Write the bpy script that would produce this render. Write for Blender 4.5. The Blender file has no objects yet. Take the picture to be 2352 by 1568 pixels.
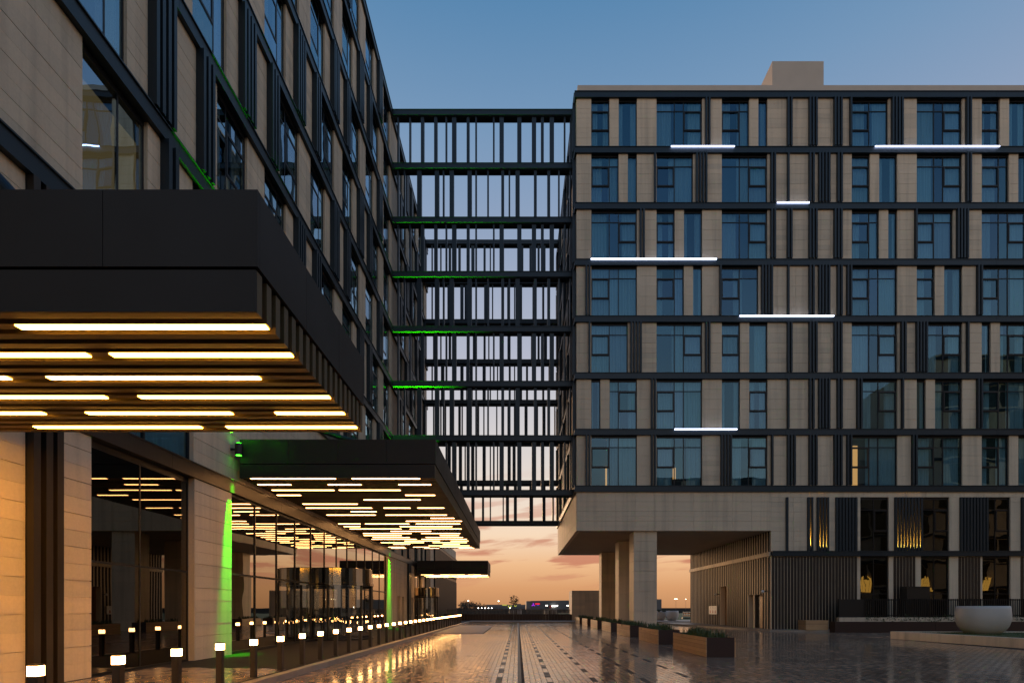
import bpy, bmesh, math, random
import numpy as np
from mathutils import Vector

random.seed(7)
C = bpy.context.scene
COL = C.collection
EYE = 1.42                       # tripod height above the road

# ------------------------------------------------------------------ camera
cam = bpy.data.cameras.new("camera")
cam_o = bpy.data.objects.new("camera", cam)
COL.objects.link(cam_o)
cam_o.location = (0, 0, EYE)
cam_o.rotation_euler = (math.radians(90), 0, 0)
cam.sensor_width = 36.0
cam.lens = 36.0 * 1322 / 2352
cam.shift_x = -13 / 2352
cam.shift_y = 611 / 2352
cam.clip_start = 0.1
cam.clip_end = 6000
C.camera = cam_o

# ------------------------------------------------------------------ exposure
C.view_settings.view_transform = 'Standard'
C.view_settings.look = 'None'
C.view_settings.gamma = 1.0
C.view_settings.exposure = 0.2
C.view_settings.use_curve_mapping = False
C.cycles.use_denoising = True
C.cycles.use_light_tree = True
C.cycles.max_bounces = 8
C.cycles.diffuse_bounces = 4
C.cycles.glossy_bounces = 5
C.cycles.transparent_max_bounces = 16
C.cycles.sample_clamp_indirect = 6.0
C.cycles.blur_glossy = 0.0
C.cycles.caustics_reflective = False
C.cycles.caustics_refractive = False


def lin(r, g, b):
    f = lambda c: (c / 255 / 12.92) if c / 255 <= 0.04045 else ((c / 255 + 0.055) / 1.055) ** 2.4
    return (f(r), f(g), f(b), 1)


class NT:
    """tiny helper for node trees"""
    def __init__(s, tree):
        s.t = tree
        s.t.nodes.clear()

    def n(s, typ, **kw):
        nd = s.t.nodes.new(typ)
        for k, v in kw.items():
            setattr(nd, k, v)
        return nd

    def l(s, a, b):
        s.t.links.new(a, b)

    def math(s, op, a, b=None, c=None, clamp=False):
        nd = s.n('ShaderNodeMath', operation=op, use_clamp=clamp)
        for i, v in enumerate((a, b, c)):
            if v is None:
                continue
            if isinstance(v, (int, float)):
                nd.inputs[i].default_value = v
            else:
                s.l(v, nd.inputs[i])
        return nd.outputs[0]

    def ramp(s, fac, stops, interp='LINEAR'):
        nd = s.n('ShaderNodeValToRGB')
        nd.color_ramp.interpolation = interp
        el = nd.color_ramp.elements
        while len(el) < len(stops):
            el.new(0.5)
        for e, (p, c) in zip(el, stops):
            e.position = p
            e.color = c
        s.l(fac, nd.inputs[0])
        return nd.outputs[0]

    def mix(s, fac, a, b, blend='MIX'):
        nd = s.n('ShaderNodeMix', data_type='RGBA', blend_type=blend)
        for v, i in ((fac, 0), (a, 6), (b, 7)):
            if isinstance(v, (int, float)):
                nd.inputs[i].default_value = v
            elif isinstance(v, tuple):
                nd.inputs[i].default_value = v
            else:
                s.l(v, nd.inputs[i])
        return nd.outputs[2]


# ------------------------------------------------------------------ dusk sky
world = bpy.data.worlds.new("World")
C.world = world
world.use_nodes = True
W = NT(world.node_tree)
tc = W.n('ShaderNodeTexCoord')
sep = W.n('ShaderNodeSeparateXYZ')
W.l(tc.outputs['Generated'], sep.inputs[0])
dx, dy, dz = sep.outputs
el = W.math('MAXIMUM', dz, 0.0)
sunset = W.ramp(el, [
    (0.000, lin(184, 132, 90)), (0.035, lin(206, 150, 104)), (0.075, lin(225, 177, 132)),
    (0.125, lin(233, 205, 176)), (0.190, lin(224, 209, 194)), (0.27, lin(205, 199, 197)),
    (0.40, lin(170, 174, 190)), (0.54, lin(138, 154, 180)), (0.65, lin(109, 141, 174)),
    (0.74, lin(78, 124, 164)), (1.0, lin(56, 98, 150))])
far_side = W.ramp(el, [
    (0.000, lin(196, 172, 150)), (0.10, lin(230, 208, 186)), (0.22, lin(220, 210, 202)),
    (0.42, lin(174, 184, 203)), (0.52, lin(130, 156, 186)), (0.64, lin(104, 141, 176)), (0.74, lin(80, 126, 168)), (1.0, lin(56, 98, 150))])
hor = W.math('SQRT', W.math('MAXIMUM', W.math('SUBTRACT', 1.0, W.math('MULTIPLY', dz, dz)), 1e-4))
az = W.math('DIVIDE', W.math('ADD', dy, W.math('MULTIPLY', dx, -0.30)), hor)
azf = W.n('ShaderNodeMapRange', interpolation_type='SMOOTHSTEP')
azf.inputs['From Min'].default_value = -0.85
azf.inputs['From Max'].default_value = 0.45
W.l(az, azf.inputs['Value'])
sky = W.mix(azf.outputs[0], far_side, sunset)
# streaks of cloud low over the horizon
cxy = W.n('ShaderNodeCombineXYZ')
W.l(W.math('MULTIPLY', dx, 5.0), cxy.inputs[0])
W.l(W.math('MULTIPLY', dy, 5.0), cxy.inputs[1])
W.l(W.math('ADD', W.math('MULTIPLY', dz, 40.0), W.math('MULTIPLY', dx, -3.5)), cxy.inputs[2])
cn = W.n('ShaderNodeTexNoise')
cn.inputs['Scale'].default_value = 1.05
cn.inputs['Detail'].default_value = 7.0
cn.inputs['Roughness'].default_value = 0.55
cn.inputs['Distortion'].default_value = 0.35
W.l(cxy.outputs[0], cn.inputs['Vector'])
cm = W.ramp(cn.outputs['Fac'], [(0.48, (0, 0, 0, 1)), (0.585, (1, 1, 1, 1))], 'EASE')
band = W.ramp(el, [(0.030, (0, 0, 0, 1)), (0.075, (1, 1, 1, 1)), (0.13, (0.8, 0.8, 0.8, 1)), (0.24, (0, 0, 0, 1))])
cf = W.math('MULTIPLY', W.math('MULTIPLY', cm, band), 0.85)
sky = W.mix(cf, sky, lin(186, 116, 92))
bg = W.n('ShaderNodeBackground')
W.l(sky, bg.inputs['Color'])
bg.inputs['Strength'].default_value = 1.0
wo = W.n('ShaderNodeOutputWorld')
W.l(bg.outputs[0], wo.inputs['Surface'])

# the last of the sun, on the horizon straight ahead
sun = bpy.data.lights.new("sun", 'SUN')
sun.energy = 1.7
sun.angle = math.radians(14)
sun.color = (1.0, 0.60, 0.32)
sun_o = bpy.data.objects.new("sun", sun)
COL.objects.link(sun_o)
sun_o.rotation_euler = (math.radians(-86), 0, math.radians(21))


# ------------------------------------------------------------------ materials
def mat(name):
    m = bpy.data.materials.new(name)
    m.use_nodes = True
    return m, NT(m.node_tree)


def principled(name, col, rough=0.6, metal=0.0, spec=0.5, vary=0.0, nscale=3.0, ndet=6.0, bump=0.0, bscale=60.0,
               rand=0.0, coat=0.0, rough_vary=0.0):
    m, t = mat(name)
    b = t.n('ShaderNodeBsdfPrincipled')
    o = t.n('ShaderNodeOutputMaterial')
    t.l(b.outputs[0], o.inputs[0])
    b.inputs['Roughness'].default_value = rough
    b.inputs['Metallic'].default_value = metal
    b.inputs['Specular IOR Level'].default_value = spec
    b.inputs['Coat Weight'].default_value = coat
    col = tuple(col) + (1,) if len(col) == 3 else col
    b.inputs['Base Color'].default_value = col
    if vary or bump or rand or rough_vary:
        g = t.n('ShaderNodeNewGeometry')
        nz = t.n('ShaderNodeTexNoise')
        nz.inputs['Scale'].default_value = nscale
        nz.inputs['Detail'].default_value = ndet
        t.l(g.outputs['Position'], nz.inputs['Vector'])
        v = t.math('MULTIPLY_ADD', t.math('SUBTRACT', nz.outputs['Fac'], 0.5), 2.0 * vary, 1.0)
        if rand:
            oi = t.n('ShaderNodeObjectInfo')
            v = t.math('ADD', v, t.math('MULTIPLY', t.math('SUBTRACT', oi.outputs['Random'], 0.5), 2.0 * rand))
        hsv = t.n('ShaderNodeHueSaturation')
        hsv.inputs['Color'].default_value = col
        t.l(v, hsv.inputs['Value'])
        t.l(hsv.outputs[0], b.inputs['Base Color'])
        if rough_vary:
            t.l(t.math('MULTIPLY_ADD', t.math('SUBTRACT', nz.outputs['Fac'], 0.5), 2 * rough_vary, rough, clamp=True), b.inputs['Roughness'])
        if bump:
            n2 = t.n('ShaderNodeTexNoise')
            n2.inputs['Scale'].default_value = bscale
            n2.inputs['Detail'].default_value = 3
            t.l(g.outputs['Position'], n2.inputs['Vector'])
            bp = t.n('ShaderNodeBump')
            bp.inputs['Strength'].default_value = bump
            bp.inputs['Distance'].default_value = 0.01
            t.l(n2.outputs['Fac'], bp.inputs['Height'])
            t.l(bp.outputs[0], b.inputs['Normal'])
    return m


def emitter(name, col, strength):
    m, t = mat(name)
    e = t.n('ShaderNodeEmission')
    e.inputs['Color'].default_value = tuple(col) + (1,)
    e.inputs['Strength'].default_value = strength
    o = t.n('ShaderNodeOutputMaterial')
    t.l(e.outputs[0], o.inputs[0])
    return m


def stone_mat():
    m, t = mat('limestone')
    b = t.n('ShaderNodeBsdfPrincipled')
    o = t.n('ShaderNodeOutputMaterial')
    t.l(b.outputs[0], o.inputs[0])
    g = t.n('ShaderNodeNewGeometry')
    oi = t.n('ShaderNodeObjectInfo')
    big = t.n('ShaderNodeTexNoise')
    big.inputs['Scale'].default_value = 0.7
    big.inputs['Detail'].default_value = 8
    fine = t.n('ShaderNodeTexNoise')
    fine.inputs['Scale'].default_value = 22
    fine.inputs['Detail'].default_value = 6
    pits = t.n('ShaderNodeTexVoronoi')
    pits.inputs['Scale'].default_value = 34
    for x in (big, fine, pits):
        t.l(g.outputs['Position'], x.inputs['Vector'])
    v = t.math('MULTIPLY_ADD', t.math('SUBTRACT', big.outputs['Fac'], 0.5), 0.26, 0.98)
    v = t.math('MULTIPLY_ADD', t.math('SUBTRACT', fine.outputs['Fac'], 0.5), 0.22, v)
    v = t.math('MULTIPLY_ADD', t.math('SUBTRACT', oi.outputs['Random'], 0.5), 0.16, v)
    # rain streaks: long in z, short along the wall
    mp = t.n('ShaderNodeMapping')
    mp.inputs['Scale'].default_value = (2.2, 2.2, 0.10)
    t.l(g.outputs['Position'], mp.inputs['Vector'])
    st = t.n('ShaderNodeTexNoise')
    st.inputs['Scale'].default_value = 1.6
    st.inputs['Detail'].default_value = 5
    t.l(mp.outputs[0], st.inputs['Vector'])
    v = t.math('MULTIPLY_ADD', t.math('MINIMUM', t.math('SUBTRACT', st.outputs['Fac'], 0.52), 0.0), 0.9, v)
    pit = t.math('LESS_THAN', pits.outputs['Distance'], 0.17)
    v = t.math('SUBTRACT', v, t.math('MULTIPLY', t.math('MULTIPLY', pit, t.math('GREATER_THAN', fine.outputs['Fac'], 0.55)), 0.16))
    base = t.mix(oi.outputs['Random'], (0.69, 0.585, 0.435, 1), (0.70, 0.575, 0.415, 1))
    hsv = t.n('ShaderNodeHueSaturation')
    t.l(base, hsv.inputs['Color'])
    t.l(v, hsv.inputs['Value'])
    t.l(hsv.outputs[0], b.inputs['Base Color'])
    b.inputs['Roughness'].default_value = 0.7
    b.inputs['Specular IOR Level'].default_value = 0.3
    bp = t.n('ShaderNodeBump')
    bp.inputs['Strength'].default_value = 0.25
    bp.inputs['Distance'].default_value = 0.004
    t.l(fine.outputs['Fac'], bp.inputs['Height'])
    t.l(bp.outputs[0], b.inputs['Normal'])
    return m


def glass_mat(name, tint, base_refl, wave=0.02, wscale=0.9, refl=(0.86, 0.95, 1.0)):
    m, t = mat(name)
    o = t.n('ShaderNodeOutputMaterial')
    g = t.n('ShaderNodeNewGeometry')
    oi = t.n('ShaderNodeObjectInfo')
    off = t.n('ShaderNodeVectorMath', operation='ADD')
    cmb = t.n('ShaderNodeCombineXYZ')
    for i in range(3):
        t.l(t.math('MULTIPLY', oi.outputs['Random'], 37.0 + 11 * i), cmb.inputs[i])
    t.l(g.outputs['Position'], off.inputs[0])
    t.l(cmb.outputs[0], off.inputs[1])
    nz = t.n('ShaderNodeTexNoise')
    nz.inputs['Scale'].default_value = wscale
    nz.inputs['Detail'].default_value = 1.0
    t.l(off.outputs[0], nz.inputs['Vector'])
    bp = t.n('ShaderNodeBump')
    bp.inputs['Strength'].default_value = 1.0
    bp.inputs['Distance'].default_value = wave
    t.l(nz.outputs['Fac'], bp.inputs['Height'])
    gl = t.n('ShaderNodeBsdfGlossy')
    gl.inputs['Roughness'].default_value = 0.0
    hs = t.n('ShaderNodeHueSaturation')
    hs.inputs['Color'].default_value = tuple(refl) + (1,)
    t.l(t.math('MULTIPLY_ADD', oi.outputs['Random'], 0.30, 0.85), hs.inputs['Value'])
    t.l(t.math('MULTIPLY_ADD', t.math('FRACT', t.math('MULTIPLY', oi.outputs['Random'], 17.0)), 0.024, 0.488), hs.inputs['Hue'])
    t.l(hs.outputs[0], gl.inputs['Color'])
    t.l(bp.outputs[0], gl.inputs['Normal'])
    tr = t.n('ShaderNodeBsdfTransparent')
    tr.inputs['Color'].default_value = tuple(tint) + (1,)
    fr = t.n('ShaderNodeFresnel')
    fr.inputs['IOR'].default_value = 1.5
    front_only = t.math('SUBTRACT', 1.0, g.outputs['Backfacing'])
    fac = t.math('MULTIPLY', t.math('MULTIPLY_ADD', fr.outputs[0], 1.0 - base_refl, base_refl, clamp=True), front_only)
    t.l(t.mix(front_only, (1, 1, 1, 1), tuple(tint) + (1,)), tr.inputs['Color'])
    mx = t.n('ShaderNodeMixShader')
    t.l(fac, mx.inputs[0])
    t.l(tr.outputs[0], mx.inputs[1])
    t.l(gl.outputs[0], mx.inputs[2])
    t.l(mx.outputs[0], o.inputs[0])
    return m


M = {}
M['stone'] = stone_mat()
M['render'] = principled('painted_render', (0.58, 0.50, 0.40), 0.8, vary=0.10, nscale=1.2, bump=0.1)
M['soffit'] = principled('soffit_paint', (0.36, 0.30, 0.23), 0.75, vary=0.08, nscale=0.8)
M['metal'] = principled('dark_blue_metal', (0.015, 0.027, 0.037), 0.42, metal=0.35, vary=0.12, nscale=1.5, rand=0.08)
M['bronze'] = principled('bronze_metal', (0.040, 0.032, 0.026), 0.40, metal=0.4, vary=0.15, nscale=2.0, rand=0.05)
M['fascia'] = principled('charcoal_cladding', (0.024, 0.020, 0.016), 0.55, spec=0.25, metal=0.0, vary=0.10, nscale=1.1, rand=0.06, rough_vary=0.1)
M['slat'] = principled('brown_slat', (0.10, 0.070, 0.028), 0.5, vary=0.12, nscale=4, rand=0.08)
M['frame'] = principled('window_frame', (0.012, 0.013, 0.015), 0.4, metal=0.3)
M['core'] = principled('dark_interior', (0.05, 0.05, 0.055), 0.9)
M['curtain'] = principled('curtain_cloth', (0.62, 0.64, 0.62), 0.9, vary=0.08, nscale=5)
M['glass'] = glass_mat('blue_window_glass', (0.40, 0.60, 0.68), 0.17, 0.0035, 0.8, (0.26, 0.50, 0.68))
M['glass_side'] = glass_mat('side_window_glass', (0.42, 0.50, 0.50), 0.32, 0.004, 0.8, (0.52, 0.76, 0.93))
M['lobby'] = glass_mat('bronze_lobby_glass', (0.14, 0.13, 0.10), 0.48, 0.0022, 0.8, (1.0, 0.95, 0.86))
M['lobby_dark'] = glass_mat('dark_lobby_glass', (0.10, 0.095, 0.08), 0.13, 0.001, 0.6, (0.9, 0.85, 0.75))
M['clear'] = glass_mat('clear_glass', (0.8, 0.8, 0.76), 0.10, 0.002, 0.6, (1, 1, 1))
M['steel'] = principled('polished_steel', (0.22, 0.20, 0.17), 0.08, metal=1.0)
M['bar'] = emitter('warm_light_bar', (1.0, 0.43, 0.045), 42.0)
M['bar_far'] = emitter('warm_light_bar_small', (1.0, 0.48, 0.17), 13.0)
M['bulb'] = emitter('bollard_light', (1.0, 0.50, 0.17), 24.0)
M['led'] = emitter('cool_light_bar', (0.60, 0.68, 1.0), 8.0)
M['wood'] = principled('planter_board', (0.47, 0.29, 0.145), 0.55, vary=0.16, nscale=3, ndet=8, rand=0.12)
M['maroon'] = principled('maroon_panel', (0.022, 0.007, 0.005), 0.5, vary=0.2, nscale=3, rand=0.1)
M['soil'] = principled('soil', (0.03, 0.022, 0.016), 0.95)
M['kerb'] = principled('kerb_stone', (0.30, 0.26, 0.215), 0.5, vary=0.16, nscale=4, bump=0.1, rand=0.08)
M['grout'] = principled('paving_joint', (0.028, 0.024, 0.020), 0.7, spec=0.2)
M['ground'] = principled('far_ground', (0.035, 0.031, 0.025), 0.95, spec=0.0, vary=0.4, nscale=0.05)
M['grass'] = principled('lawn_green', (0.035, 0.085, 0.022), 0.8, vary=0.4, nscale=9, bump=0.4)
M['blade'] = principled('grass_blade', (0.050, 0.088, 0.026), 0.55, vary=0.5, nscale=14)
M['leaf'] = principled('leaf_green', (0.035, 0.060, 0.020), 0.6, vary=0.4, nscale=8)
M['far_leaf'] = principled('far_leaf', (0.03, 0.032, 0.022), 0.8, vary=0.4, nscale=0.5)
M['bark'] = principled('bark', (0.06, 0.045, 0.03), 0.9)
M['pot'] = principled('cast_pot', (0.52, 0.50, 0.46), 0.55, vary=0.07, nscale=3, bump=0.08)
M['white'] = principled('white_paint', (0.75, 0.74, 0.70), 0.5)
M['fence'] = principled('grey_picket', (0.17, 0.155, 0.135), 0.6, rand=0.15)
M['black'] = principled('black_metal', (0.010, 0.010, 0.010), 0.4)
M['batten'] = principled('dark_batten', (0.016, 0.013, 0.011), 0.8, spec=0.15)
M['glass_low'] = glass_mat('dim_reflection_glass', (0.12, 0.16, 0.16), 0.10, 0.007, 0.8, (0.32, 0.33, 0.30))  # same window glass, with its darker reflections put into the colours
M['pot_white'] = principled('white_cast_pot', (0.80, 0.78, 0.74), 0.5, vary=0.05, nscale=3)
M['post'] = principled('bollard_metal', (0.035, 0.030, 0.026), 0.38, metal=0.3, vary=0.1)
M['shed'] = principled('far_cladding', (0.13, 0.125, 0.12), 0.7, vary=0.12, nscale=0.06)
M['shed2'] = principled('far_blue_cladding', (0.085, 0.088, 0.090), 0.7, vary=0.12, nscale=0.06)
M['green'] = emitter('green_lens', (0.05, 1.0, 0.02), 8.0)
M['lit'] = emitter('lit_room_wall', (1.0, 0.38, 0.11), 1.25)
M['strip'] = emitter('warm_niche_glow', (1.0, 0.50, 0.09), 5.0)
M['lit_dim'] = emitter('dim_room_wall', (1.0, 0.66, 0.30), 0.17)
M['spark'] = emitter('far_lamp', (1.0, 0.80, 0.55), 9.0)
M['spark_white'] = emitter('far_floodlight', (1.0, 0.95, 0.85), 10.0)
M['sign_red'] = emitter('red_sign', (1.0, 0.03, 0.06), 1.1)
M['sign_purple'] = emitter('purple_sign', (0.45, 0.04, 0.9), 0.9)
M['sign_yellow'] = emitter('yellow_sign', (0.85, 0.85, 0.12), 1.0)
M['sign_blue'] = emitter('blue_sign', (0.08, 0.08, 0.7), 0.8)
M['red'] = principled('red_paint', (0.35, 0.03, 0.02), 0.5)
M['orange'] = principled('orange_paint', (0.55, 0.13, 0.02), 0.5)
M['lit_recess'] = principled('warm_lit_recess', (0.36, 0.19, 0.07), 0.6, vary=0.1)  # stone recess; the orange-brown light on it is put into the base colour


def paver_mat(name, base, var, rough):
    m, t = mat(name)
    b = t.n('ShaderNodeBsdfPrincipled')
    o = t.n('ShaderNodeOutputMaterial')
    t.l(b.outputs[0], o.inputs[0])
    at = t.n('ShaderNodeAttribute', attribute_name='tone')
    g = t.n('ShaderNodeNewGeometry')
    oi = t.n('ShaderNodeObjectInfo')
    nz = t.n('ShaderNodeTexNoise')
    nz.inputs['Scale'].default_value = 0.55
    nz.inputs['Detail'].default_value = 7
    fn = t.n('ShaderNodeTexNoise')
    fn.inputs['Scale'].default_value = 40
    fn.inputs['Detail'].default_value = 4
    t.l(g.outputs['Position'], nz.inputs['Vector'])
    t.l(g.outputs['Position'], fn.inputs['Vector'])
    tone = t.math('FRACT', t.math('ADD', at.outputs['Fac'], oi.outputs['Random']))
    c = t.mix(tone, tuple(x * (1 - var) for x in base) + (1,), (base[0] * (1 + var), base[1] * (1 + var * 0.8), base[2] * (1 + var * 0.65), 1))
    hsv = t.n('ShaderNodeHueSaturation')
    t.l(c, hsv.inputs['Color'])
    v = t.math('MULTIPLY_ADD', t.math('SUBTRACT', nz.outputs['Fac'], 0.5), 0.9, 1.0)
    v = t.math('MULTIPLY_ADD', t.math('SUBTRACT', fn.outputs['Fac'], 0.5), 0.3, v)
    t.l(v, hsv.inputs['Value'])
    t.l(hsv.outputs[0], b.inputs['Base Color'])
    pud = t.n('ShaderNodeTexNoise')
    pud.inputs['Scale'].default_value = 0.16
    pud.inputs['Detail'].default_value = 3
    t.l(g.outputs['Position'], pud.inputs['Vector'])
    wet = t.ramp(t.math('ADD', t.math('MULTIPLY_ADD', pud.outputs['Fac'], 0.7, t.math('MULTIPLY', nz.outputs['Fac'], 0.3)), t.math('MULTIPLY', t.math('SUBTRACT', tone, 0.5), 0.22)), [(0.30, (rough * 0.6,) * 3 + (1,)), (0.70, (rough * 1.35,) * 3 + (1,))])
    t.l(wet, b.inputs['Roughness'])
    b.inputs['Specular IOR Level'].default_value = 0.6
    bp = t.n('ShaderNodeBump')
    bp.inputs['Strength'].default_value = 0.05
    bp.inputs['Distance'].default_value = 0.003
    t.l(fn.outputs['Fac'], bp.inputs['Height'])
    # every stone sits at its own slight tilt
    wn = t.n('ShaderNodeTexWhiteNoise', noise_dimensions='1D')
    t.l(t.math('MULTIPLY', tone, 917.0), wn.inputs['W'])
    sub = t.n('ShaderNodeVectorMath', operation='SUBTRACT')
    t.l(wn.outputs['Color'], sub.inputs[0])
    sub.inputs[1].default_value = (0.5, 0.5, 0.5)
    scl = t.n('ShaderNodeVectorMath', operation='SCALE')
    t.l(sub.outputs[0], scl.inputs[0])
    scl.inputs['Scale'].default_value = 0.016
    add = t.n('ShaderNodeVectorMath', operation='ADD')
    t.l(bp.outputs[0], add.inputs[0])
    t.l(scl.outputs[0], add.inputs[1])
    nrm = t.n('ShaderNodeVectorMath', operation='NORMALIZE')
    t.l(add.outputs[0], nrm.inputs[0])
    t.l(nrm.outputs[0], b.inputs['Normal'])
    return m


M['paver'] = paver_mat('wet_paver', (0.42, 0.30, 0.21), 0.42, 0.14)
M['dark_paver'] = paver_mat('dark_paver', (0.030, 0.027, 0.025), 0.2, 0.40)
M['walk'] = paver_mat('walkway_paver', (0.44, 0.34, 0.235), 0.2, 0.20)


# ------------------------------------------------------------------ helpers
def link(o, parent=None):
    COL.objects.link(o)
    if parent is not None:
        o.parent = parent
    return o


def thing(name, label, cat, loc=(0, 0, 0), group=None, rz=0.0):
    o = bpy.data.objects.new(name, None)
    o.empty_display_size = 0.2
    o.location = loc
    o.rotation_euler = (0, 0, rz)
    link(o)
    o['label'] = label
    o['category'] = cat
    if group:
        o['group'] = group
    return o


def tag(o, label, cat, group=None, kind=None):
    o['label'] = label
    o['category'] = cat
    if group:
        o['group'] = group
    if kind:
        o['kind'] = kind
    return o


FACES = np.array([(0, 3, 2, 1), (4, 5, 6, 7), (0, 1, 5, 4), (1, 2, 6, 5), (2, 3, 7, 6), (3, 0, 4, 7)])


def boxes_mesh(name, boxes, m, off=(0, 0, 0)):
    """one mesh of axis-aligned boxes (x0,x1,y0,y1,z0,z1)"""
    b = np.array(boxes, dtype=float)
    n = len(b)
    lo = np.minimum(b[:, 0::2], b[:, 1::2]) - np.array(off)
    hi = np.maximum(b[:, 0::2], b[:, 1::2]) - np.array(off)
    v = np.empty((n, 8, 3))
    sel = [(0, 0, 0), (1, 0, 0), (1, 1, 0), (0, 1, 0), (0, 0, 1), (1, 0, 1), (1, 1, 1), (0, 1, 1)]
    for i, s in enumerate(sel):
        for a in range(3):
            v[:, i, a] = np.where(s[a], hi[:, a], lo[:, a])
    f = (FACES[None] + 8 * np.arange(n)[:, None, None]).reshape(-1, 4)
    me = bpy.data.meshes.new(name)
    me.from_pydata(v.reshape(-1, 3).tolist(), [], f.tolist())
    me.materials.append(m)
    me.update()
    return me


def quads_mesh(name, verts, faces, mats, mi=None, tone=None, smooth=False):
    me = bpy.data.meshes.new(name)
    me.from_pydata(verts, [], faces)
    for m in (mats if isinstance(mats, (list, tuple)) else [mats]):
        me.materials.append(m)
    if mi is not None:
        me.polygons.foreach_set('material_index', mi)
    if smooth:
        me.polygons.foreach_set('use_smooth', [True] * len(me.polygons))
    if tone is not None:
        a = me.attributes.new('tone', 'FLOAT', 'FACE')
        a.data.foreach_set('value', tone)
    me.update()
    return me


def mesh_part(name, boxes, m, parent=None, origin=None, label=None):
    """boxes in world space -> one object, parented under an unrotated parent"""
    b = np.array(boxes, dtype=float)
    if origin is None:
        origin = ((b[:, 0].min() + b[:, 1].max()) / 2, (b[:, 2].min() + b[:, 3].max()) / 2, b[:, 4:6].min())
    o = bpy.data.objects.new(name, boxes_mesh(name, boxes, m, origin))
    link(o, parent)
    o.location = Vector(origin) - (world_loc(parent) if parent else Vector((0, 0, 0)))
    if label:
        o['label'] = label
    return o


def world_loc(o):
    v = Vector(o.location)
    while o.parent:
        o = o.parent
        v = v + Vector(o.location)
    return v


UNIT = {}


def unit(m, name='unit_box'):
    k = m.name
    if k not in UNIT:
        UNIT[k] = boxes_mesh(name, [(-0.5, 0.5, -0.5, 0.5, -0.5, 0.5)], m)
    return UNIT[k]


def box_piece(name, b, m, parent=None):
    """a single box as an object sharing the unit mesh of its material"""
    o = bpy.data.objects.new(name, unit(m))
    link(o, parent)
    c = Vector(((b[0] + b[1]) / 2, (b[2] + b[3]) / 2, (b[4] + b[5]) / 2))
    o.location = c - (world_loc(parent) if parent else Vector((0, 0, 0)))
    o.scale = (abs(b[1] - b[0]), abs(b[3] - b[2]), abs(b[5] - b[4]))
    return o


def bm_object(name, bm, m, parent=None, loc=(0, 0, 0), smooth=False):
    me = bpy.data.meshes.new(name)
    bm.to_mesh(me)
    bm.free()
    me.materials.append(m)
    if smooth:
        me.polygons.foreach_set('use_smooth', [True] * len(me.polygons))
    o = bpy.data.objects.new(name, me)
    o.location = loc
    return link(o, parent)


def lathe(profile, seg=40):
    bm = bmesh.new()
    rings = []
    for r, z in profile:
        if r < 1e-6:
            rings.append([bm.verts.new((0, 0, z))])
        else:
            rings.append([bm.verts.new((r * math.cos(2 * math.pi * i / seg), r * math.sin(2 * math.pi * i / seg), z)) for i in range(seg)])
    for a, b in zip(rings, rings[1:]):
        for i in range(seg):
            j = (i + 1) % seg
            if len(a) == 1 and len(b) == 1:
                continue
            if len(a) == 1:
                bm.faces.new((a[0], b[j], b[i]))
            elif len(b) == 1:
                bm.faces.new((a[i], a[j], b[0]))
            else:
                bm.faces.new((a[i], a[j], b[j], b[i]))
    bmesh.ops.recalc_face_normals(bm, faces=bm.faces)
    return bm


def rod(p, q, r, seg=12):
    bm = bmesh.new()
    d = Vector(q) - Vector(p)
    bmesh.ops.create_cone(bm, cap_ends=True, segments=seg, radius1=r, radius2=r, depth=d.length)
    rot = d.to_track_quat('Z', 'Y').to_matrix().to_4x4()
    bm.transform(rot)
    bmesh.ops.translate(bm, verts=bm.verts, vec=(Vector(p) + Vector(q)) / 2)
    return bm


def seen_size(b):
    """rough projected area of a box from the camera, zero when outside the frame"""
    cx, cy, cz = (b[0] + b[1]) / 2, (b[2] + b[3]) / 2, (b[4] + b[5]) / 2
    if cy < 1:
        return 0
    px = 1189 + 1322 * cx / cy
    py = 1395 - 1322 * (cz - EYE) / cy
    if not (-40 < px < 2390 and -40 < py < 1600):
        return 0
    dx_, dy_, dz_ = abs(b[1] - b[0]), abs(b[3] - b[2]), abs(b[5] - b[4])
    s = 1322 / cy
    return s * s * (dx_ * dz_ + dy_ * dz_ * abs(cx) / cy + dx_ * dy_ * abs(cz - EYE) / cy)


PIECES = {}


def piece(parent, name, b, m):
    PIECES.setdefault((parent.name, name), []).append((b, m, parent))


def flush_pieces(limit=300):
    for (pn, name), lst in PIECES.items():
        lst.sort(key=lambda e: -seen_size(e[0]))
        for b, m, p in lst[:limit]:
            box_piece(name, b, m, p)
        rest = {}
        for b, m, p in lst[limit:]:
            rest.setdefault(m.name, (m, p, []))[2].append(b)
        for m, p, bs in rest.values():
            o = mesh_part(name, bs, m, p)
            o['kind'] = 'stuff'
    PIECES.clear()


class Frame:
    """a facade's own axes: u along it, v outward, z up"""
    def __init__(s, x, y, u, v):
        s.o = (x, y)
        s.u = u
        s.v = v

    def box(s, u0, u1, v0, v1, z0, z1):
        xs = [s.o[0] + s.u[0] * a + s.v[0] * b for a in (u0, u1) for b in (v0, v1)]
        ys = [s.o[1] + s.u[1] * a + s.v[1] * b for a in (u0, u1) for b in (v0, v1)]
        return (min(xs), max(xs), min(ys), max(ys), min(z0, z1), max(z0, z1))

    def pt(s, u, v, z):
        return (s.o[0] + s.u[0] * u + s.v[0] * v, s.o[1] + s.u[1] * u + s.v[1] * v, z)


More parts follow.
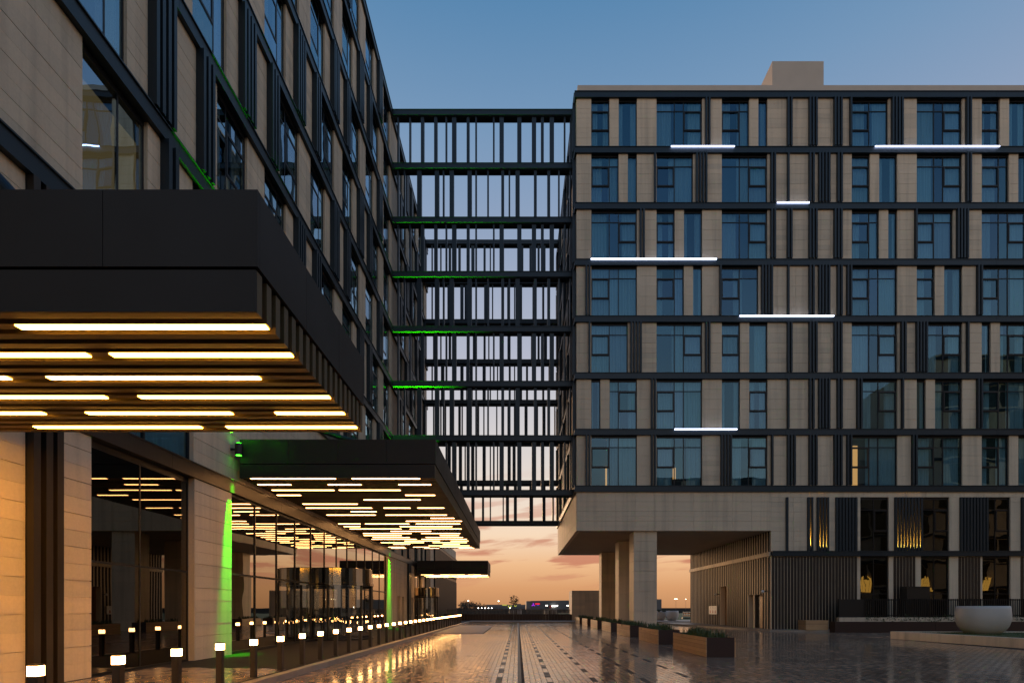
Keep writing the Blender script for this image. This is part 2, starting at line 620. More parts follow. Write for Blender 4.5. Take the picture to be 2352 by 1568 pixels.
def clad(bld, fr, u0, u1, z0, z1, backing, course=0.3, piece_w=1.25, m=None, top_down=True, depth=0.25):
    """stone panels with open joints over a backing wall"""
    m = m or M['stone']
    if u1 - u0 < 0.02:
        return
    backing.append(fr.box(u0 + 0.002, u1 - 0.002, -0.032, -depth, z0 + 0.002, z1 - 0.002))
    n = max(1, round((u1 - u0) / piece_w))
    w = (u1 - u0) / n
    rows = max(1, round((z1 - z0) / course))
    h = (z1 - z0) / rows
    g = 0.006
    for r in range(rows):
        for i in range(n):
            pr = random.uniform(-0.0015, 0.0015)
            piece(bld, 'stone_panel', fr.box(u0 + i * w + (g if i else 0), u0 + (i + 1) * w - (g if i < n - 1 else 0),
                                             pr, -0.030, z0 + r * h + (g if r % 2 == 0 else 0.0018), z0 + (r + 1) * h - (g if r % 2 else 0.0018)), m)


def curtain(fr, ua, ub, z0, z1, v, parent, seed):
    rnd = random.Random(seed)
    n = max(6, int((ub - ua) / 0.035))
    ph = rnd.random() * 6
    vs, fs = [], []
    org = Vector(fr.pt(ua, v, z0))
    for i in range(n + 1):
        u = ua + (ub - ua) * i / n
        d = 0.045 * math.sin(u * 38 + ph + 0.8 * math.sin(u * 7)) + 0.03 * math.sin(u * 17 + 2 * ph)
        for z in (z0, z1):
            vs.append(tuple(Vector(fr.pt(u, v + d, z)) - org))
    for i in range(n):
        a = 2 * i
        fs.append((a, a + 2, a + 3, a + 1))
    o = bpy.data.objects.new('curtain', quads_mesh('curtain', vs, fs, M['curtain'], smooth=True))
    link(o, parent)
    o.location = org - world_loc(parent)
    return o


WIN = [0]


def window(bld, fr, u0, z0, z1, cols, plain=False, curtains=True, glass=None, proud=0.03, fr_depth=0.13, transom=0.20, sash_to=0.62, lit=None, lit_mat='lit'):
    """cols: list of (width, has opening sash)"""
    glass = glass or M['glass']
    WIN[0] += 1
    rnd = random.Random(WIN[0] * 13 + 5)
    u1 = u0 + sum(c[0] for c in cols)
    d = fr_depth
    t = 0.045
    fb = []
    zt = z1 - 0.11
    H = zt - z0
    fb.append(fr.box(u0, u1, -d + proud, -d - 0.05, zt - 0.02, z1))
    fb.append(fr.box(u0, u1, -d + proud, -d - 0.05, z0, z0 + t))
    fb.append(fr.box(u0, u0 + t * 0.6, -d + proud - 0.002, -d - 0.048, z0 + t + .001, zt - 0.021))
    fb.append(fr.box(u1 - t, u1, -d + proud - 0.002, -d - 0.048, z0 + t + .001, zt - 0.021))
    panes, sashes = [], []
    u = u0
    ztr = zt - transom * H
    zso = zt - sash_to * H
    for i, (w, op) in enumerate(cols):
        a, b = u, u + w
        if i:
            fb.append(fr.box(a - t / 2, a + t / 2, -d + proud - 0.004, -d - 0.046, z0 + t + .001, zt - 0.021))
        a2, b2 = a + t * 0.5, b - t * 0.5
        zs = [z0 + t, zt]
        if not plain:
            fb.append(fr.box(a2, b2, -d + proud - 0.006, -d - 0.044, ztr - t / 2, ztr + t / 2))
            zs = [z0 + t, ztr, zt]
            if op:
                fb.append(fr.box(a2, b2, -d + proud - 0.006, -d - 0.044, zso - t / 2, zso + t / 2))
                zs = [z0 + t, zso, ztr, zt]
                e = 0.065
                q0, q1 = zso + t / 2, ztr - t / 2
                sashes.append([fr.box(a2, a2 + e, -d + 2 * proud, -d - 0.02, q0, q1), fr.box(b2 - e, b2, -d + 2 * proud, -d - 0.02, q0, q1),
                               fr.box(a2 + e, b2 - e, -d + 2 * proud, -d - 0.02, q0, q0 + e), fr.box(a2 + e, b2 - e, -d + 2 * proud, -d - 0.02, q1 - e, q1)])
        for q0, q1 in zip(zs, zs[1:]):
            panes.append(fr.box(a2, b2, -d - 0.004, -d - 0.014, q0, q1))
        u = b
    w_o = mesh_part('window', fb, M['frame'], bld)
    for b in panes:
        box_piece('pane', b, glass, w_o)
    for s in sashes:
        mesh_part('sash', s, M['frame'], w_o)
    if curtains:
        L = u1 - u0
        k = rnd.random()
        if k < 0.58:
            spans = [(0.0, rnd.uniform(0.25, 0.45)), (rnd.uniform(0.6, 0.72), 1.0)]
        elif k < 0.70:
            spans = [(0.0, 1.0)]
        else:
            spans = [(rnd.choice([0.0, 0.35]), rnd.choice([0.6, 1.0]))]
        for a, b in spans:
            curtain(fr, u0 + a * L + 0.02, u0 + b * L - 0.02, z0 + 0.03, z1 - 0.03, -d - 0.16, w_o, WIN[0])
    if lit:
        for (a, b, q0, q1) in lit:
            o = box_piece('lit_wall', fr.box(u0 + a, u0 + b, -d - 0.50, -d - 0.53, z0 + q0, z0 + q1), M[lit_mat], w_o)
    return w_o


MOD = 0.5526
TYPES = {
    'A': [(0, [(2, 1)], 0), (3, [(2, 0)], 1)],
    'B': [(0, [(2, 0), (1, 0), (2, 1)], 0)],
    'b': [(0, [(2, 1), (1, 0), (2, 0)], 0)],
    'C': [(0, [(2, 1), (1, 0)], 0), (4, [(1, 0)], 1)],
    'D': [(0, [(2, 1), (2, 0)], 0)],
    'R': [(1, [(2, 0), (2, 1)], 0)],
    'E': [(0, [(1, 0)], 1), (2, [(1, 0), (2, 1)], 0)],
    'F': [(0, [(2, 0)], 1), (3, [(2, 1)], 0)],
    'n': [],
}
FINS = {'A4': [2.35, 2.54, 2.73, 2.92], 'A2': [2.91, 3.10], 'a1': [2.95], 'b1': [-0.17], 'b2': [-0.36, -0.17],
        's4': [-0.10, 0.085, 0.27, 0.455], 's2': [0.25, 0.45], 'm3': [0.1, 0.3, 0.5]}
ZB = [8.75, 12.16, 15.55, 18.97, 22.39, 25.78, 29.16, 32.50]      # top of each spandrel band
BAND = 0.33


def fin(bld, fr, u, z0, z1, m=None, w=0.10, d=0.20, base=0.002):
    piece(bld, 'fin', fr.box(u, u + w, base, d, z0, z1), m or M['metal'])


def spandrel(bld, fr, u0, u1, ztop, m=None, h=BAND, v=0.12, cap=0.035):
    n = max(1, round((u1 - u0) / 6.0))
    for i in range(n):
        a = u0 + (u1 - u0) * i / n
        b = u0 + (u1 - u0) * (i + 1) / n
        piece(bld, 'spandrel_band', fr.box(a + (0.004 if i else 0), b - (0.004 if i < n - 1 else 0), -0.255, v, ztop - h, ztop), m or M['metal'])
    piece(bld, 'band_cap', fr.box(u0, u1, v - 0.05, v + cap, ztop + 0.002, ztop + 0.035), m or M['metal'])


# ================================================================== GROUND
def flat(name, x0, x1, y0, y1, z, m):
    me = quads_mesh(name, [(x0, y0, z), (x1, y0, z), (x1, y1, z), (x0, y1, z)], [(0, 1, 2, 3)], m)
    o = link(bpy.data.objects.new(name, me))
    o['kind'] = 'structure'
    return o


flat('ground', -3000, 3000, -1500, 4500, -0.06, M['ground'])
road = flat('road', -4.75, 60, -6, 57.0, -0.0010, M['grout'])
walkway = mesh_part('walkway', [(-8.2, -4.80, -6, 75, -0.05, 0.119)], M['grout'])
walkway['kind'] = 'structure'

DASH = [(-0.39, 11.44, 1.64), (0.60, 10.62, 1.65), (1.55, 11.4, 1.64), (2.52, 11.1, 1.65), (3.48, 12.15, 1.65)]
PW, PL = 0.11, 0.235


def dark_here(x, y):
    for cx, y0, st in DASH:
        if abs(x - cx) < PW * 0.5:
            k = (y - y0 + 0.42) % st
            return k < 0.86 and y < 48
    return False


def pave(parent, x0, x1, y0, y1, z, mats, pw, pl, skip=None, dark=False, name='paver', amp=0.0003, tilt=0.0012):
    nx = int((x1 - x0) / pw)
    tops, n_real = [], 0
    rnd = random.Random(3)
    cells = []
    for i in range(nx):
        x = x0 + (i + 0.5) * pw
        ny = int((y1 - y0) / pl)
        sh = (i % 2) * pl * 0.5
        for j in range(ny):
            y = y0 + (j + 0.5) * pl + sh
            if skip and skip(x, y):
                continue
            cells.append((x, y))
    cells.sort(key=lambda c: -(seen_size((c[0] - pw / 2, c[0] + pw / 2, c[1] - pl / 2, c[1] + pl / 2, z - .01, z))))
    gx_, gy_ = 0.0045, 0.012
    for (x, y) in cells[:300]:
        dk = dark and dark_here(x, y)
        o = box_piece(name, (x - pw / 2 + gx_, x + pw / 2 - gx_, y - pl / 2 + gy_, y + pl / 2 - gy_, z - 0.05, z + rnd.uniform(-amp, amp)), mats[1 if dk else 0], parent)
        o.rotation_euler = (rnd.gauss(0, tilt), rnd.gauss(0, tilt), 0)
    rest = np.array(cells[300:])
    n = len(rest)
    r = np.random.RandomState(5)
    a, b = pw / 2 - gx_, pl / 2 - gy_
    zc = z + r.uniform(-amp, amp, n)
    tx, ty = r.normal(0, tilt, n), r.normal(0, tilt, n)
    v = np.empty((n, 4, 3))
    for k, (sx, sy) in enumerate(((-1, -1), (1, -1), (1, 1), (-1, 1))):
        v[:, k, 0] = rest[:, 0] + sx * a
        v[:, k, 1] = rest[:, 1] + sy * b
        v[:, k, 2] = zc + sx * a * tx + sy * b * ty
    f = np.arange(4 * n).reshape(n, 4)
    mi = [1 if (dark and dark_here(x, y)) else 0 for x, y in rest]
    me = quads_mesh(name, v.reshape(-1, 3).tolist(), f.tolist(), mats, mi, r.uniform(0, 1, n).tolist())
    o = link(bpy.data.objects.new(name, me), parent)
    o['kind'] = 'stuff'


pave(road, -4.60, 17.0, 6.0, 57.0, 0.0, [M['paver'], M['dark_paver']], PW, PL, skip=lambda x, y: abs(x - 0.04) < 0.06 or (x > 17.0 and 20 < y < 26), dark=True)
pave(walkway, -7.9, -4.80, 4.0, 60.0, 0.12, [M['walk']], 0.2, 0.2)
# right forecourt beyond the drive, same stone in larger slabs
pave(road, 17.0, 45.0, 8.0, 34.0, 0.0, [M['paver'], M['dark_paver']], 0.22, 0.47, skip=lambda x, y: (y < 26.6 and x > 16.95), name='paving_slab')
# slot drain
drain = mesh_part('drain_channel', [(0.0, 0.02, 6, 56.5, -0.011, 0.003), (0.055, 0.075, 6, 56.5, -0.011, 0.003), (0.021, 0.054, 6, 56.5, -0.0008, -0.0003)], M['black'])
tag(drain, 'thin dark slot drain running down the middle of the paved drive', 'drain')
# kerbs
kerb = mesh_part('kerb_bed', [(-4.795, -4.62, -6, 55.2, -0.04, 0.04)], M['grout'])
kerb['kind'] = 'structure'
y = 5.0
while y < 55:
    piece(kerb, 'kerb_stone', (-4.79, -4.60, y + 0.004, y + 0.996, -0.03, 0.125 + random.uniform(-.002, .002)), M['kerb'])
    y += 1.0
far_kerb = mesh_part('pavement', [(-9, 60, 55.4, 63.5, -0.05, 0.115)], M['kerb'])
far_kerb['kind'] = 'structure'
x = -4.75
while x < 20:
    piece(kerb, 'kerb_stone', (x + 0.004, x + 0.996, 55.2, 55.395, -0.03, 0.122), M['kerb'])
    x += 1.0
# raised table across the drive
ramp = bpy.data.objects.new('speed_table', quads_mesh('speed_table', [(-4.59, 31.2, 0.002), (-1.9, 31.9, 0.002), (-1.9, 32.0, 0.03), (-4.59, 31.25, 0.05), (-4.59, 45, 0.05), (-1.9, 45, 0.03)],
                            [(0, 1, 2, 3), (3, 2, 5, 4)], M['kerb']))
link(ramp)
ramp['kind'] = 'structure'
# kerbed pavement round the passage wall
pm = bmesh.new()
poly = [(12.9, 51.5), (12.75, 46.5), (13.3, 43), (14.5, 36.6), (15.1, 34.5), (16.2, 33.75), (18.0, 33.5), (60, 33.5), (60, 36), (15.9, 36), (15.9, 51.5)]
bot = [pm.verts.new((a, b, -0.04)) for a, b in poly]
top = [pm.verts.new((a, b, 0.12)) for a, b in poly]
pm.faces.new(top)
for i in range(len(poly)):
    j = (i + 1) % len(poly)
    pm.faces.new((bot[i], bot[j], top[j], top[i]))
bmesh.ops.recalc_face_normals(pm, faces=pm.faces)
o = bm_object('footpath', pm, M['kerb'])
o['kind'] = 'structure'
o = flat('verge', 9, 80, 62, 140, -0.02, M['grass'])
o.location.z = 0.14

# lawn with its stone edge
LX0, LX1 = 17.1, 18.4
lb = bmesh.new()
lawn_poly = [(17.42, 26.05), (18.75, 13.0), (60, 13.0), (60, 26.05)]
lb.faces.new([lb.verts.new((a, b, 0.30)) for a, b in lawn_poly])
lawn = bm_object('lawn', lb, M['grass'])
lawn['kind'] = 'structure'
r = np.random.RandomState(11)
n = 26000
gy = r.uniform(14, 26, n)
gx = 17.5 + (26.05 - gy) * 0.102 + r.uniform(0, 1, n) ** 1.5 * 14
ang = r.uniform(0, 6.28, n)
hh = r.uniform(0.03, 0.07, n)
v = np.empty((n, 3, 3))
for k, s in enumerate((-1, 1)):
    v[:, k, 0] = gx + s * 0.006 * np.cos(ang)
    v[:, k, 1] = gy + s * 0.006 * np.sin(ang)
    v[:, k, 2] = 0.29
v[:, 2, 0] = gx + r.normal(0, 0.02, n)
v[:, 2, 1] = gy + r.normal(0, 0.02, n)
v[:, 2, 2] = 0.30 + hh
o = link(bpy.data.objects.new('lawn_grass', quads_mesh('lawn_grass', v.reshape(-1, 3).tolist(), np.arange(3 * n).reshape(n, 3).tolist(), M['blade'])))
tag(o, 'short green lawn grass inside the stone edging at lower right', 'grass', kind='stuff')
edge = thing('lawn_edging', 'low pale stone edging wall of the raised lawn at lower right', 'edging', (17.1, 26.4, 0))
d = Vector((18.45 - 17.1, 13.0 - 26.4, 0))
nst = 16
for i in range(nst):
    a, b2 = (i + 0.004) / nst, (i + 0.996) / nst
    p, q = Vector((17.1, 26.4, 0)) + d * a, Vector((17.1, 26.4, 0)) + d * b2
    bm = bmesh.new()
    nrm = Vector((0.36, 0.03, 0))
    cs = [p, p + nrm, q + nrm, q]
    lo = [bm.verts.new((c.x - 17.1, c.y - 26.4, -0.03)) for c in cs]
    hi = [bm.verts.new((c.x - 17.1, c.y - 26.4, 0.345)) for c in cs]
    bm.faces.new(hi)
    for k in range(4):
        bm.faces.new((lo[k], lo[(k + 1) % 4], hi[(k + 1) % 4], hi[k]))
    bmesh.ops.recalc_face_normals(bm, faces=bm.faces)
    bm_object('edging_stone', bm, M['stone'], edge)
for i in range(24):
    piece(edge, 'edging_stone', (17.47 + i * 0.9, 17.47 + (i + 1) * 0.9 - 0.008, 26.08, 26.4, -0.03, 0.345), M['stone'])

# ================================================================== RIGHT BUILDING
XL, YF, XE = 3.55, 34.8, 35.2
BACK = 51.0
rb = thing('stone_building', 'wide stone hotel block on the right with blue windows and dark metal fins', 'building', (XL, YF, 0))
front = Frame(0, YF, (1, 0), (0, -1))
side = Frame(XL, 0, (0, 1), (-1, 0))
backing = []

bays = [4.45, 8.397, 12.344, 20.2, 24.13, 28.06, 32.0]
ROWS = [  # from the top floor down
    [('A',), ('B', 'A2'), ('C',), ('D', 'b1', 'A4'), ('B', 'A2'), ('A',), ('C',)],
    [('C',), ('D', 'b1', 'A4'), ('B', 'A2'), ('A',), ('B', 'A2'), ('C',), ('B',)],
    [('B', 'A2'), ('A',), ('B', 'A2'), ('C',), ('D', 'b1', 'A4'), ('B', 'A2'), ('A',)],
    [('b', 'b2'), ('C',), ('D', 'b1', 'A4'), ('b', 'b2'), ('A',), ('b', 'b2'), ('C',)],
    [('D', 'b1', 'A4'), ('B', 'A2'), ('A',), ('B', 'A2'), ('R', 's4', 'a1'), ('E',), ('B',)],
    [('E',), ('b', 'b2'), ('F',), ('R', 's2', 'a1'), ('E',), ('b', 'b2'), ('F',)],
    [('b', 'b2'), ('b', 'b2'), ('R', 's4', 'a1'), ('b', 'b2'), ('b', 'b2'), ('C',), ('b',)],
]
MID = {0: [16.25, 16.44, 17.56, 17.75, 17.95, 19.07, 19.26, 19.45], 1: [16.26, 17.56, 17.77, 18.14, 18.32, 18.52, 18.71, 19.26, 19.46]}
LIT = {(6, 0): [(0.95, 1.05, 0.05, 1.35), (1.13, 1.52, 0.2, 2.4)], (6, 1): [(1.15, 1.33, 0.55, 1.25)], (6, 3): [(0.25, 0.72, 0.15, 2.6)]}
for r_, row in enumerate(ROWS):
    z0, z1 = ZB[6 - r_] + 0.036, ZB[7 - r_] - BAND
    spans = []
    for k, codes in enumerate(row):
        u0 = bays[k]
        for (s, cols, plain) in TYPES[codes[0]]:
            cols_m = [(c[0] * MOD, c[1]) for c in cols]
            ua = u0 + s * MOD
            ub = ua + sum(c[0] for c in cols_m)
            if ub > XE - 0.1:
                continue
            window(rb, front, ua, z0, z1, cols_m, bool(plain), lit=LIT.get((r_, k)) if s == 0 else None)
            spans.append((ua, ub))
        for c in codes[1:]:
            for f in FINS[c]:
                fin(rb, front, u0 + f, z0 + 0.03, z1 - 0.001)
    for f in MID[r_ % 2] + ([16.64] if r_ == 6 else []):
        fin(rb, front, f, z0 + 0.03, z1 - 0.001)
    u = XL + 0.03
    for a, b in sorted(spans) + [(XE, XE)]:
        clad(rb, front, u, a, z0, z1, backing)
        u = b
    # alley side of the building
    spans = []
    for k in range(4):
        u0 = 36.2 + 3.75 * k
        code = 'DACR'[(k + r_) % 4]
        for (s, cols, plain) in TYPES[code]:
            cols_m = [(c[0] * MOD, c[1]) for c in cols]
            ua = u0 + s * MOD
            ub = ua + sum(c[0] for c in cols_m)
            window(rb, side, ua, z0, z1, cols_m, bool(plain), curtains=False)
            spans.append((ua, ub))
        for f in ((2.4, 2.6, 2.8, 3.0) if (k + r_) % 2 else (-0.5, -0.3, 3.05)):
            fin(rb, side, u0 + f, z0 + 0.03, z1 - 0.001)
    fin(rb, side, YF + 0.3, z0 + 0.03, z1)
    u = YF + 0.03
    for a, b in sorted(spans) + [(BACK, BACK)]:
        clad(rb, side, u, a, z0, z1, backing)
        u = b
for zt in ZB:
    spandrel(rb, front, XL - 0.12, XE, zt)
    spandrel(rb, side, YF + 0.002, BACK, zt, v=0.118)

# stone beam over the passage and the wall right of it
zb0, zb1 = 6.07, ZB[0] - BAND
clad(rb, front, XL + 0.03, 15.32, zb0, zb1, backing, course=0.295, piece_w=1.17)
clad(rb, side, YF + 0.03, BACK, zb0, zb1, backing, course=0.295, piece_w=1.17)
clad(rb, front, 15.32, XE, 8.10, zb1, backing, course=0.295, piece_w=1.17)
ZG0, ZG1 = 4.81, 8.10                      # first floor zone
low_windows = [(20.72, 22.44), (24.38, 26.10), (28.10, 29.8), (31.8, 33.5)]
u = 15.32
for a, b in low_windows:
    clad(rb, front, u, a, ZG0 + .036, ZG1, backing)
    window(rb, front, a, ZG0 + .036, ZG1, [((b - a) / 2, 0), ((b - a) / 2, 1)], curtains=False, glass=M['glass_low'])
    u = b
clad(rb, front, u, XE, ZG0 + .036, ZG1, backing)
f1 = [16.19]
f1 += [17.49, 17.69]
f1 += [18.06, 18.26, 18.45, 18.64]
f1 += [19.19 + 0.193 * i for i in range(7)]
f1 += [22.75 + 0.193 * i for i in range(9)]
f1 += [26.70 + 0.193 * i for i in range(9)]
f1 += [30.4 + 0.193 * i for i in range(7)]
for f in f1:
    fin(rb, front, f, ZG0 + .04, ZG1 - 0.02, w=0.125, d=0.14)
spandrel(rb, front, 15.32, XE, ZG0, h=0.27, v=0.20)
# ground floor: dark fins over stone, tall windows
gz0, gz1 = 0.12, ZG0 - 0.27
u = 15.32
for a, b in low_windows:
    clad(rb, front, u, a, gz0, gz1, backing)
    window(rb, front, a, gz0, gz1, [((b - a) / 2, 0), ((b - a) / 2, 0)], curtains=False, transom=0.50, glass=M['glass_low'])
    u = b
clad(rb, front, u, XE, gz0, gz1, backing)
for a, b in ((15.36, 20.55), (22.72, 24.2), (26.65, 28.0), (30.4, 31.7)):
    n = int((b - a) / 0.192)
    for i in range(n):
        fin(rb, front, a + 0.192 * i, gz0, gz1 - 0.03, m=M['bronze'], w=0.150, d=0.032)
# warm uplights standing on the first-floor band
UP = [17.49 + 0.125] + [18.06 + 0.13 + 0.193 * i for i in range(3)] + [22.75 + 0.13 + 0.193 * i for i in range(8)]
for i, ux in enumerate(UP):
    ux += 0.03
    bm = lathe([(0, 0), (0.022, 0), (0.026, 0.05), (0.02, 0.055), (0, 0.05)], 12)
    l_o = bm_object('uplight', bm, M['black'], rb)
    l_o.location = Vector((ux, YF - 0.10, ZG0 + 0.034)) - world_loc(rb)
    lamp = bpy.data.lights.new('uplight_beam', 'SPOT')
    lamp.energy = 2400
    lamp.color = (1.0, 0.47, 0.06)
    lamp.spot_size = math.radians(26)
    lamp.spot_blend = 0.9
    lamp.shadow_soft_size = 0.012
    lo_ = link(bpy.data.objects.new('uplight_beam', lamp), l_o)
    lo_.location = (0, 0, 0.07)
    lo_.rotation_euler = (math.radians(180 - 10), 0, 0)
# parapet and penthouse
mesh_part('parapet', [(XL + 0.08, XE, YF + 0.05, YF + 0.35, ZB[7] + 0.001, 33.03), (XL + 0.08, XL + 0.38, YF + 0.351, BACK, ZB[7] + 0.001, 33.03)], M['render'], rb)
mesh_part('penthouse', [(15.42, 18.53, YF + 0.052, BACK - 2, ZB[7] + 0.01, 34.48)], M['render'], rb)
# structure behind
mesh_part('core', [(XL + 0.9, XE, YF + 0.9, BACK, 6.2, ZB[7] - 0.02),
                   (15.9, XE, YF + 0.9, BACK, 0.0, 6.19)] +
          [(XL + 0.3, XE, YF + 0.256, YF + 0.899, z - BAND, z - 0.01) for z in ZB] +
          [(XL + 0.256, XL + 0.899, YF + 0.91, BACK, z - BAND, z - 0.01) for z in ZB], M['core'], rb)
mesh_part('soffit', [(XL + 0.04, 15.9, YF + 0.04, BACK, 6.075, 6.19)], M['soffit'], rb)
# columns under the overhang
for i, (cy, h) in enumerate(((34.98, 6.07), (40.2, 6.07), (48.5, 6.07))):
    cx0, cx1 = 7.06, 8.46
    mesh_part('column_core', [(cx0 + 0.03, cx1 - 0.03, cy + 0.03, cy + 1.37, -0.03, 6.07)], M['stone'], rb)
    rows = 10
    for k in range(rows):
        a, b = 6.07 * k / rows + 0.006, 6.07 * (k + 1) / rows - 0.006
        piece(rb, 'column_panel', (cx0, cx1, cy, cy + 0.0295, a, b), M['stone'])
        piece(rb, 'column_panel', (cx0, cx0 + 0.0295, cy + 0.03, cy + 1.40, a, b), M['stone'])
        piece(rb, 'column_panel', (cx1 - 0.0295, cx1, cy + 0.03, cy + 1.40, a, b), M['stone'])
# passage wall with fins, facing the alley
passage = Frame(15.3, 0, (0, 1), (-1, 0))
D1, D2 = (42.1, 43.5, 3.0), (35.9, 38.2, 2.26)
segs = [(YF + 0.26, D2[0], 0.12, 6.07), (D2[1], D1[0], 0.12, 6.07), (D1[1], BACK, 0.12, 6.07),
        (D2[0], D2[1], D2[2], 6.07), (D1[0], D1[1], D1[2], 6.07)]
mesh_part('passage_wall', [passage.box(a, b, -0.002, -0.55, c, d_) for a, b, c, d_ in segs], M['stone'], rb)
mesh_part('door_recess', [passage.box(D1[0], D1[1], -0.40, -0.5, 0.12, D1[2]), passage.box(D2[0], D2[0] + 1.25, -0.36, -0.5, 0.12, D2[2])], M['lit_recess'], rb)
mesh_part('door', [passage.box(D2[0] + 1.26, D2[1], -0.40, -0.5, 0.12, D2[2])], M['black'], rb)
piece(rb, 'door_post', passage.box(D2[0] + 1.2, D2[0] + 1.33, -0.0, 0.05, 0.12, D2[2]), M['stone'])
yy = YF + 0.2
while yy < BACK - 0.1:
    z0 = 0.12
    for dd in (D1, D2):
        if dd[0] - 0.1 < yy < dd[1] - 0.02:
            z0 = dd[2]
    piece(rb, 'passage_batten', passage.box(yy, yy + 0.175, 0.0, 0.018, z0, 4.54), M['batten'])
    piece(rb, 'passage_batten', passage.box(yy, yy + 0.175, 0.0, 0.018, 4.82, 6.065), M['batten'])
    yy += 0.375
nb = 8
for i in range(nb):
    a = YF + 0.03 + (BACK - YF) * i / nb
    piece(rb, 'stone_band', passage.box(a, a + (BACK - YF) / nb - 0.008, 0.0, 0.09, 4.55, 4.81), M['stone'])
# bars of cool light clipped on the bands: (x0, x1, band index)
for a, b, k in ((9.24, 13.05, 6), (21.52, 29.0, 6), (15.62, 17.55, 5), (4.41, 11.97, 4), (13.36, 19.03, 3), (9.44, 13.2, 1)):
    piece(rb, 'light_bar', front.box(a, b, 0.157, 0.195, ZB[k] - 0.035, ZB[k] + 0.020), M['led'])
mesh_part('wall', backing, M['stone'], rb)

# wall sign with three symbols, and two dome cameras
sg = thing('wall_sign', 'small white sign with three dark red extinguisher symbols on the slatted wall', 'sign', (15.24, 44.9, 0.9))
piece(sg, 'sign_board', passage.box(44.0, 45.8, 0.052, 0.075, 0.92, 1.56), M['white'])
for i in range(3):
    yc = 44.35 + 0.55 * i
    piece(sg, 'sign_symbol', passage.box(yc - 0.09, yc + 0.09, 0.076, 0.080, 1.0, 1.20), M['red'])
    piece(sg, 'sign_symbol', passage.box(yc - 0.05, yc + 0.05, 0.076, 0.080, 1.21, 1.27), M['red'])
    piece(sg, 'sign_frame', passage.box(yc - 0.10, yc + 0.10, 0.076, 0.080, 1.46, 1.48), M['fence'])
    piece(sg, 'sign_frame', passage.box(yc - 0.10, yc - 0.08, 0.076, 0.080, 1.33, 1.455), M['fence'])
    piece(sg, 'sign_frame', passage.box(yc + 0.08, yc + 0.10, 0.076, 0.080, 1.33, 1.455), M['fence'])
for (yc, zc, lab) in ((43.75, 2.43, 'white dome camera on slatted passage wall beside the taller doorway'), (35.35, 2.42, 'white dome camera on slatted passage wall near the building corner')):
    t_ = thing('dome_camera', lab, 'camera', (15.2, yc, zc), 'dome cameras on the passage wall')
    bm_object('dome', lathe([(0, -0.10), (0.05, -0.088), (0.088, -0.05), (0.10, 0), (0.09, 0.05), (0.05, 0.09), (0, 0.10)], 20), M['white'], t_, (-0.15, 0, 0), True)
    bm_object('bracket', rod((-0.12, 0, 0.02), (0.085, 0, 0.02), 0.03), M['black'], t_)

# ================================================================== BLOCK ACROSS THE COURT (only seen mirrored in the glass)
ob = thing('opposite_building', 'stone block across the court, mirrored in the right hand windows', 'building', (75, -42, 0))
mesh_part('wall', [(24, 130, -60, -42, -0.05, 26.5)], M['stone'], ob)
wb, bb2 = [], []
for fl in range(8):
    z = 0.4 + 3.3 * fl
    bb2.append((23.9, 130, -41.999, -41.85, z + 2.75, z + 3.1))
    for k in range(25):
        x = 25 + 4.2 * k + (1.1 if (k + fl) % 2 else 0)
        wb.append((x, x + 2.5, -41.998, -41.95, z + 0.1, z + 2.7))
mesh_part('window_glass', wb, M['frame'], ob)['kind'] = 'stuff'
mesh_part('spandrel_band', bb2, M['metal'], ob)['kind'] = 'stuff'
mesh_part('tall_wing', [(57, 112, -30, -9, -0.05, 36), (43.5, 56.999, -30, -9, -0.05, 21.5)], M['stone'], ob)
wb, bb2 = [], []
for fl in range(10):
    z = 0.9 + 3.5 * fl
    bb2.append((57.0 if z > 17 else 43.4, 112, -8.999, -8.82, z + 3.0, z + 3.35))
    for k in range(13):
        x = 58 + 4.1 * k + (1.3 if (k + fl) % 2 else 0)
        if k < 3 and z < 17:
            wb.append((x - 13.6, x - 11.2, -8.998, -8.95, z + 0.1, z + 2.9))
        wb.append((x, x + 2.4, -8.998, -8.95, z + 0.1, z + 2.9))
mesh_part('window_glass', wb, M['glass_low'], ob)['kind'] = 'stuff'
mesh_part('spandrel_band', bb2, M['metal'], ob)['kind'] = 'stuff'
for x0 in (46.9, 55.1, 63.5):  # added glow in place of uplit niches, for the windows to mirror
    for k in range(4):
        mesh_part('niche_glow', [(x0 + 0.36 * k, x0 + 0.36 * k + 0.30, -8.81, -8.77, 3.7, 5.4 + 0.4 * (k % 2))], M['strip'], ob)

# ================================================================== LEFT BUILDING
XW = -7.94
lbd = thing('tall_building', 'tall stone hotel wing on the left with recessed windows and dark bands', 'building', (XW, 30, 0))
lf = Frame(XW, 0, (0, 1), (1, 0))
lback = []
Y0, Y1, YP = 1.0, 50.2, 74.0


def left_bay(k):
    return 10.05 + 4.0 * k


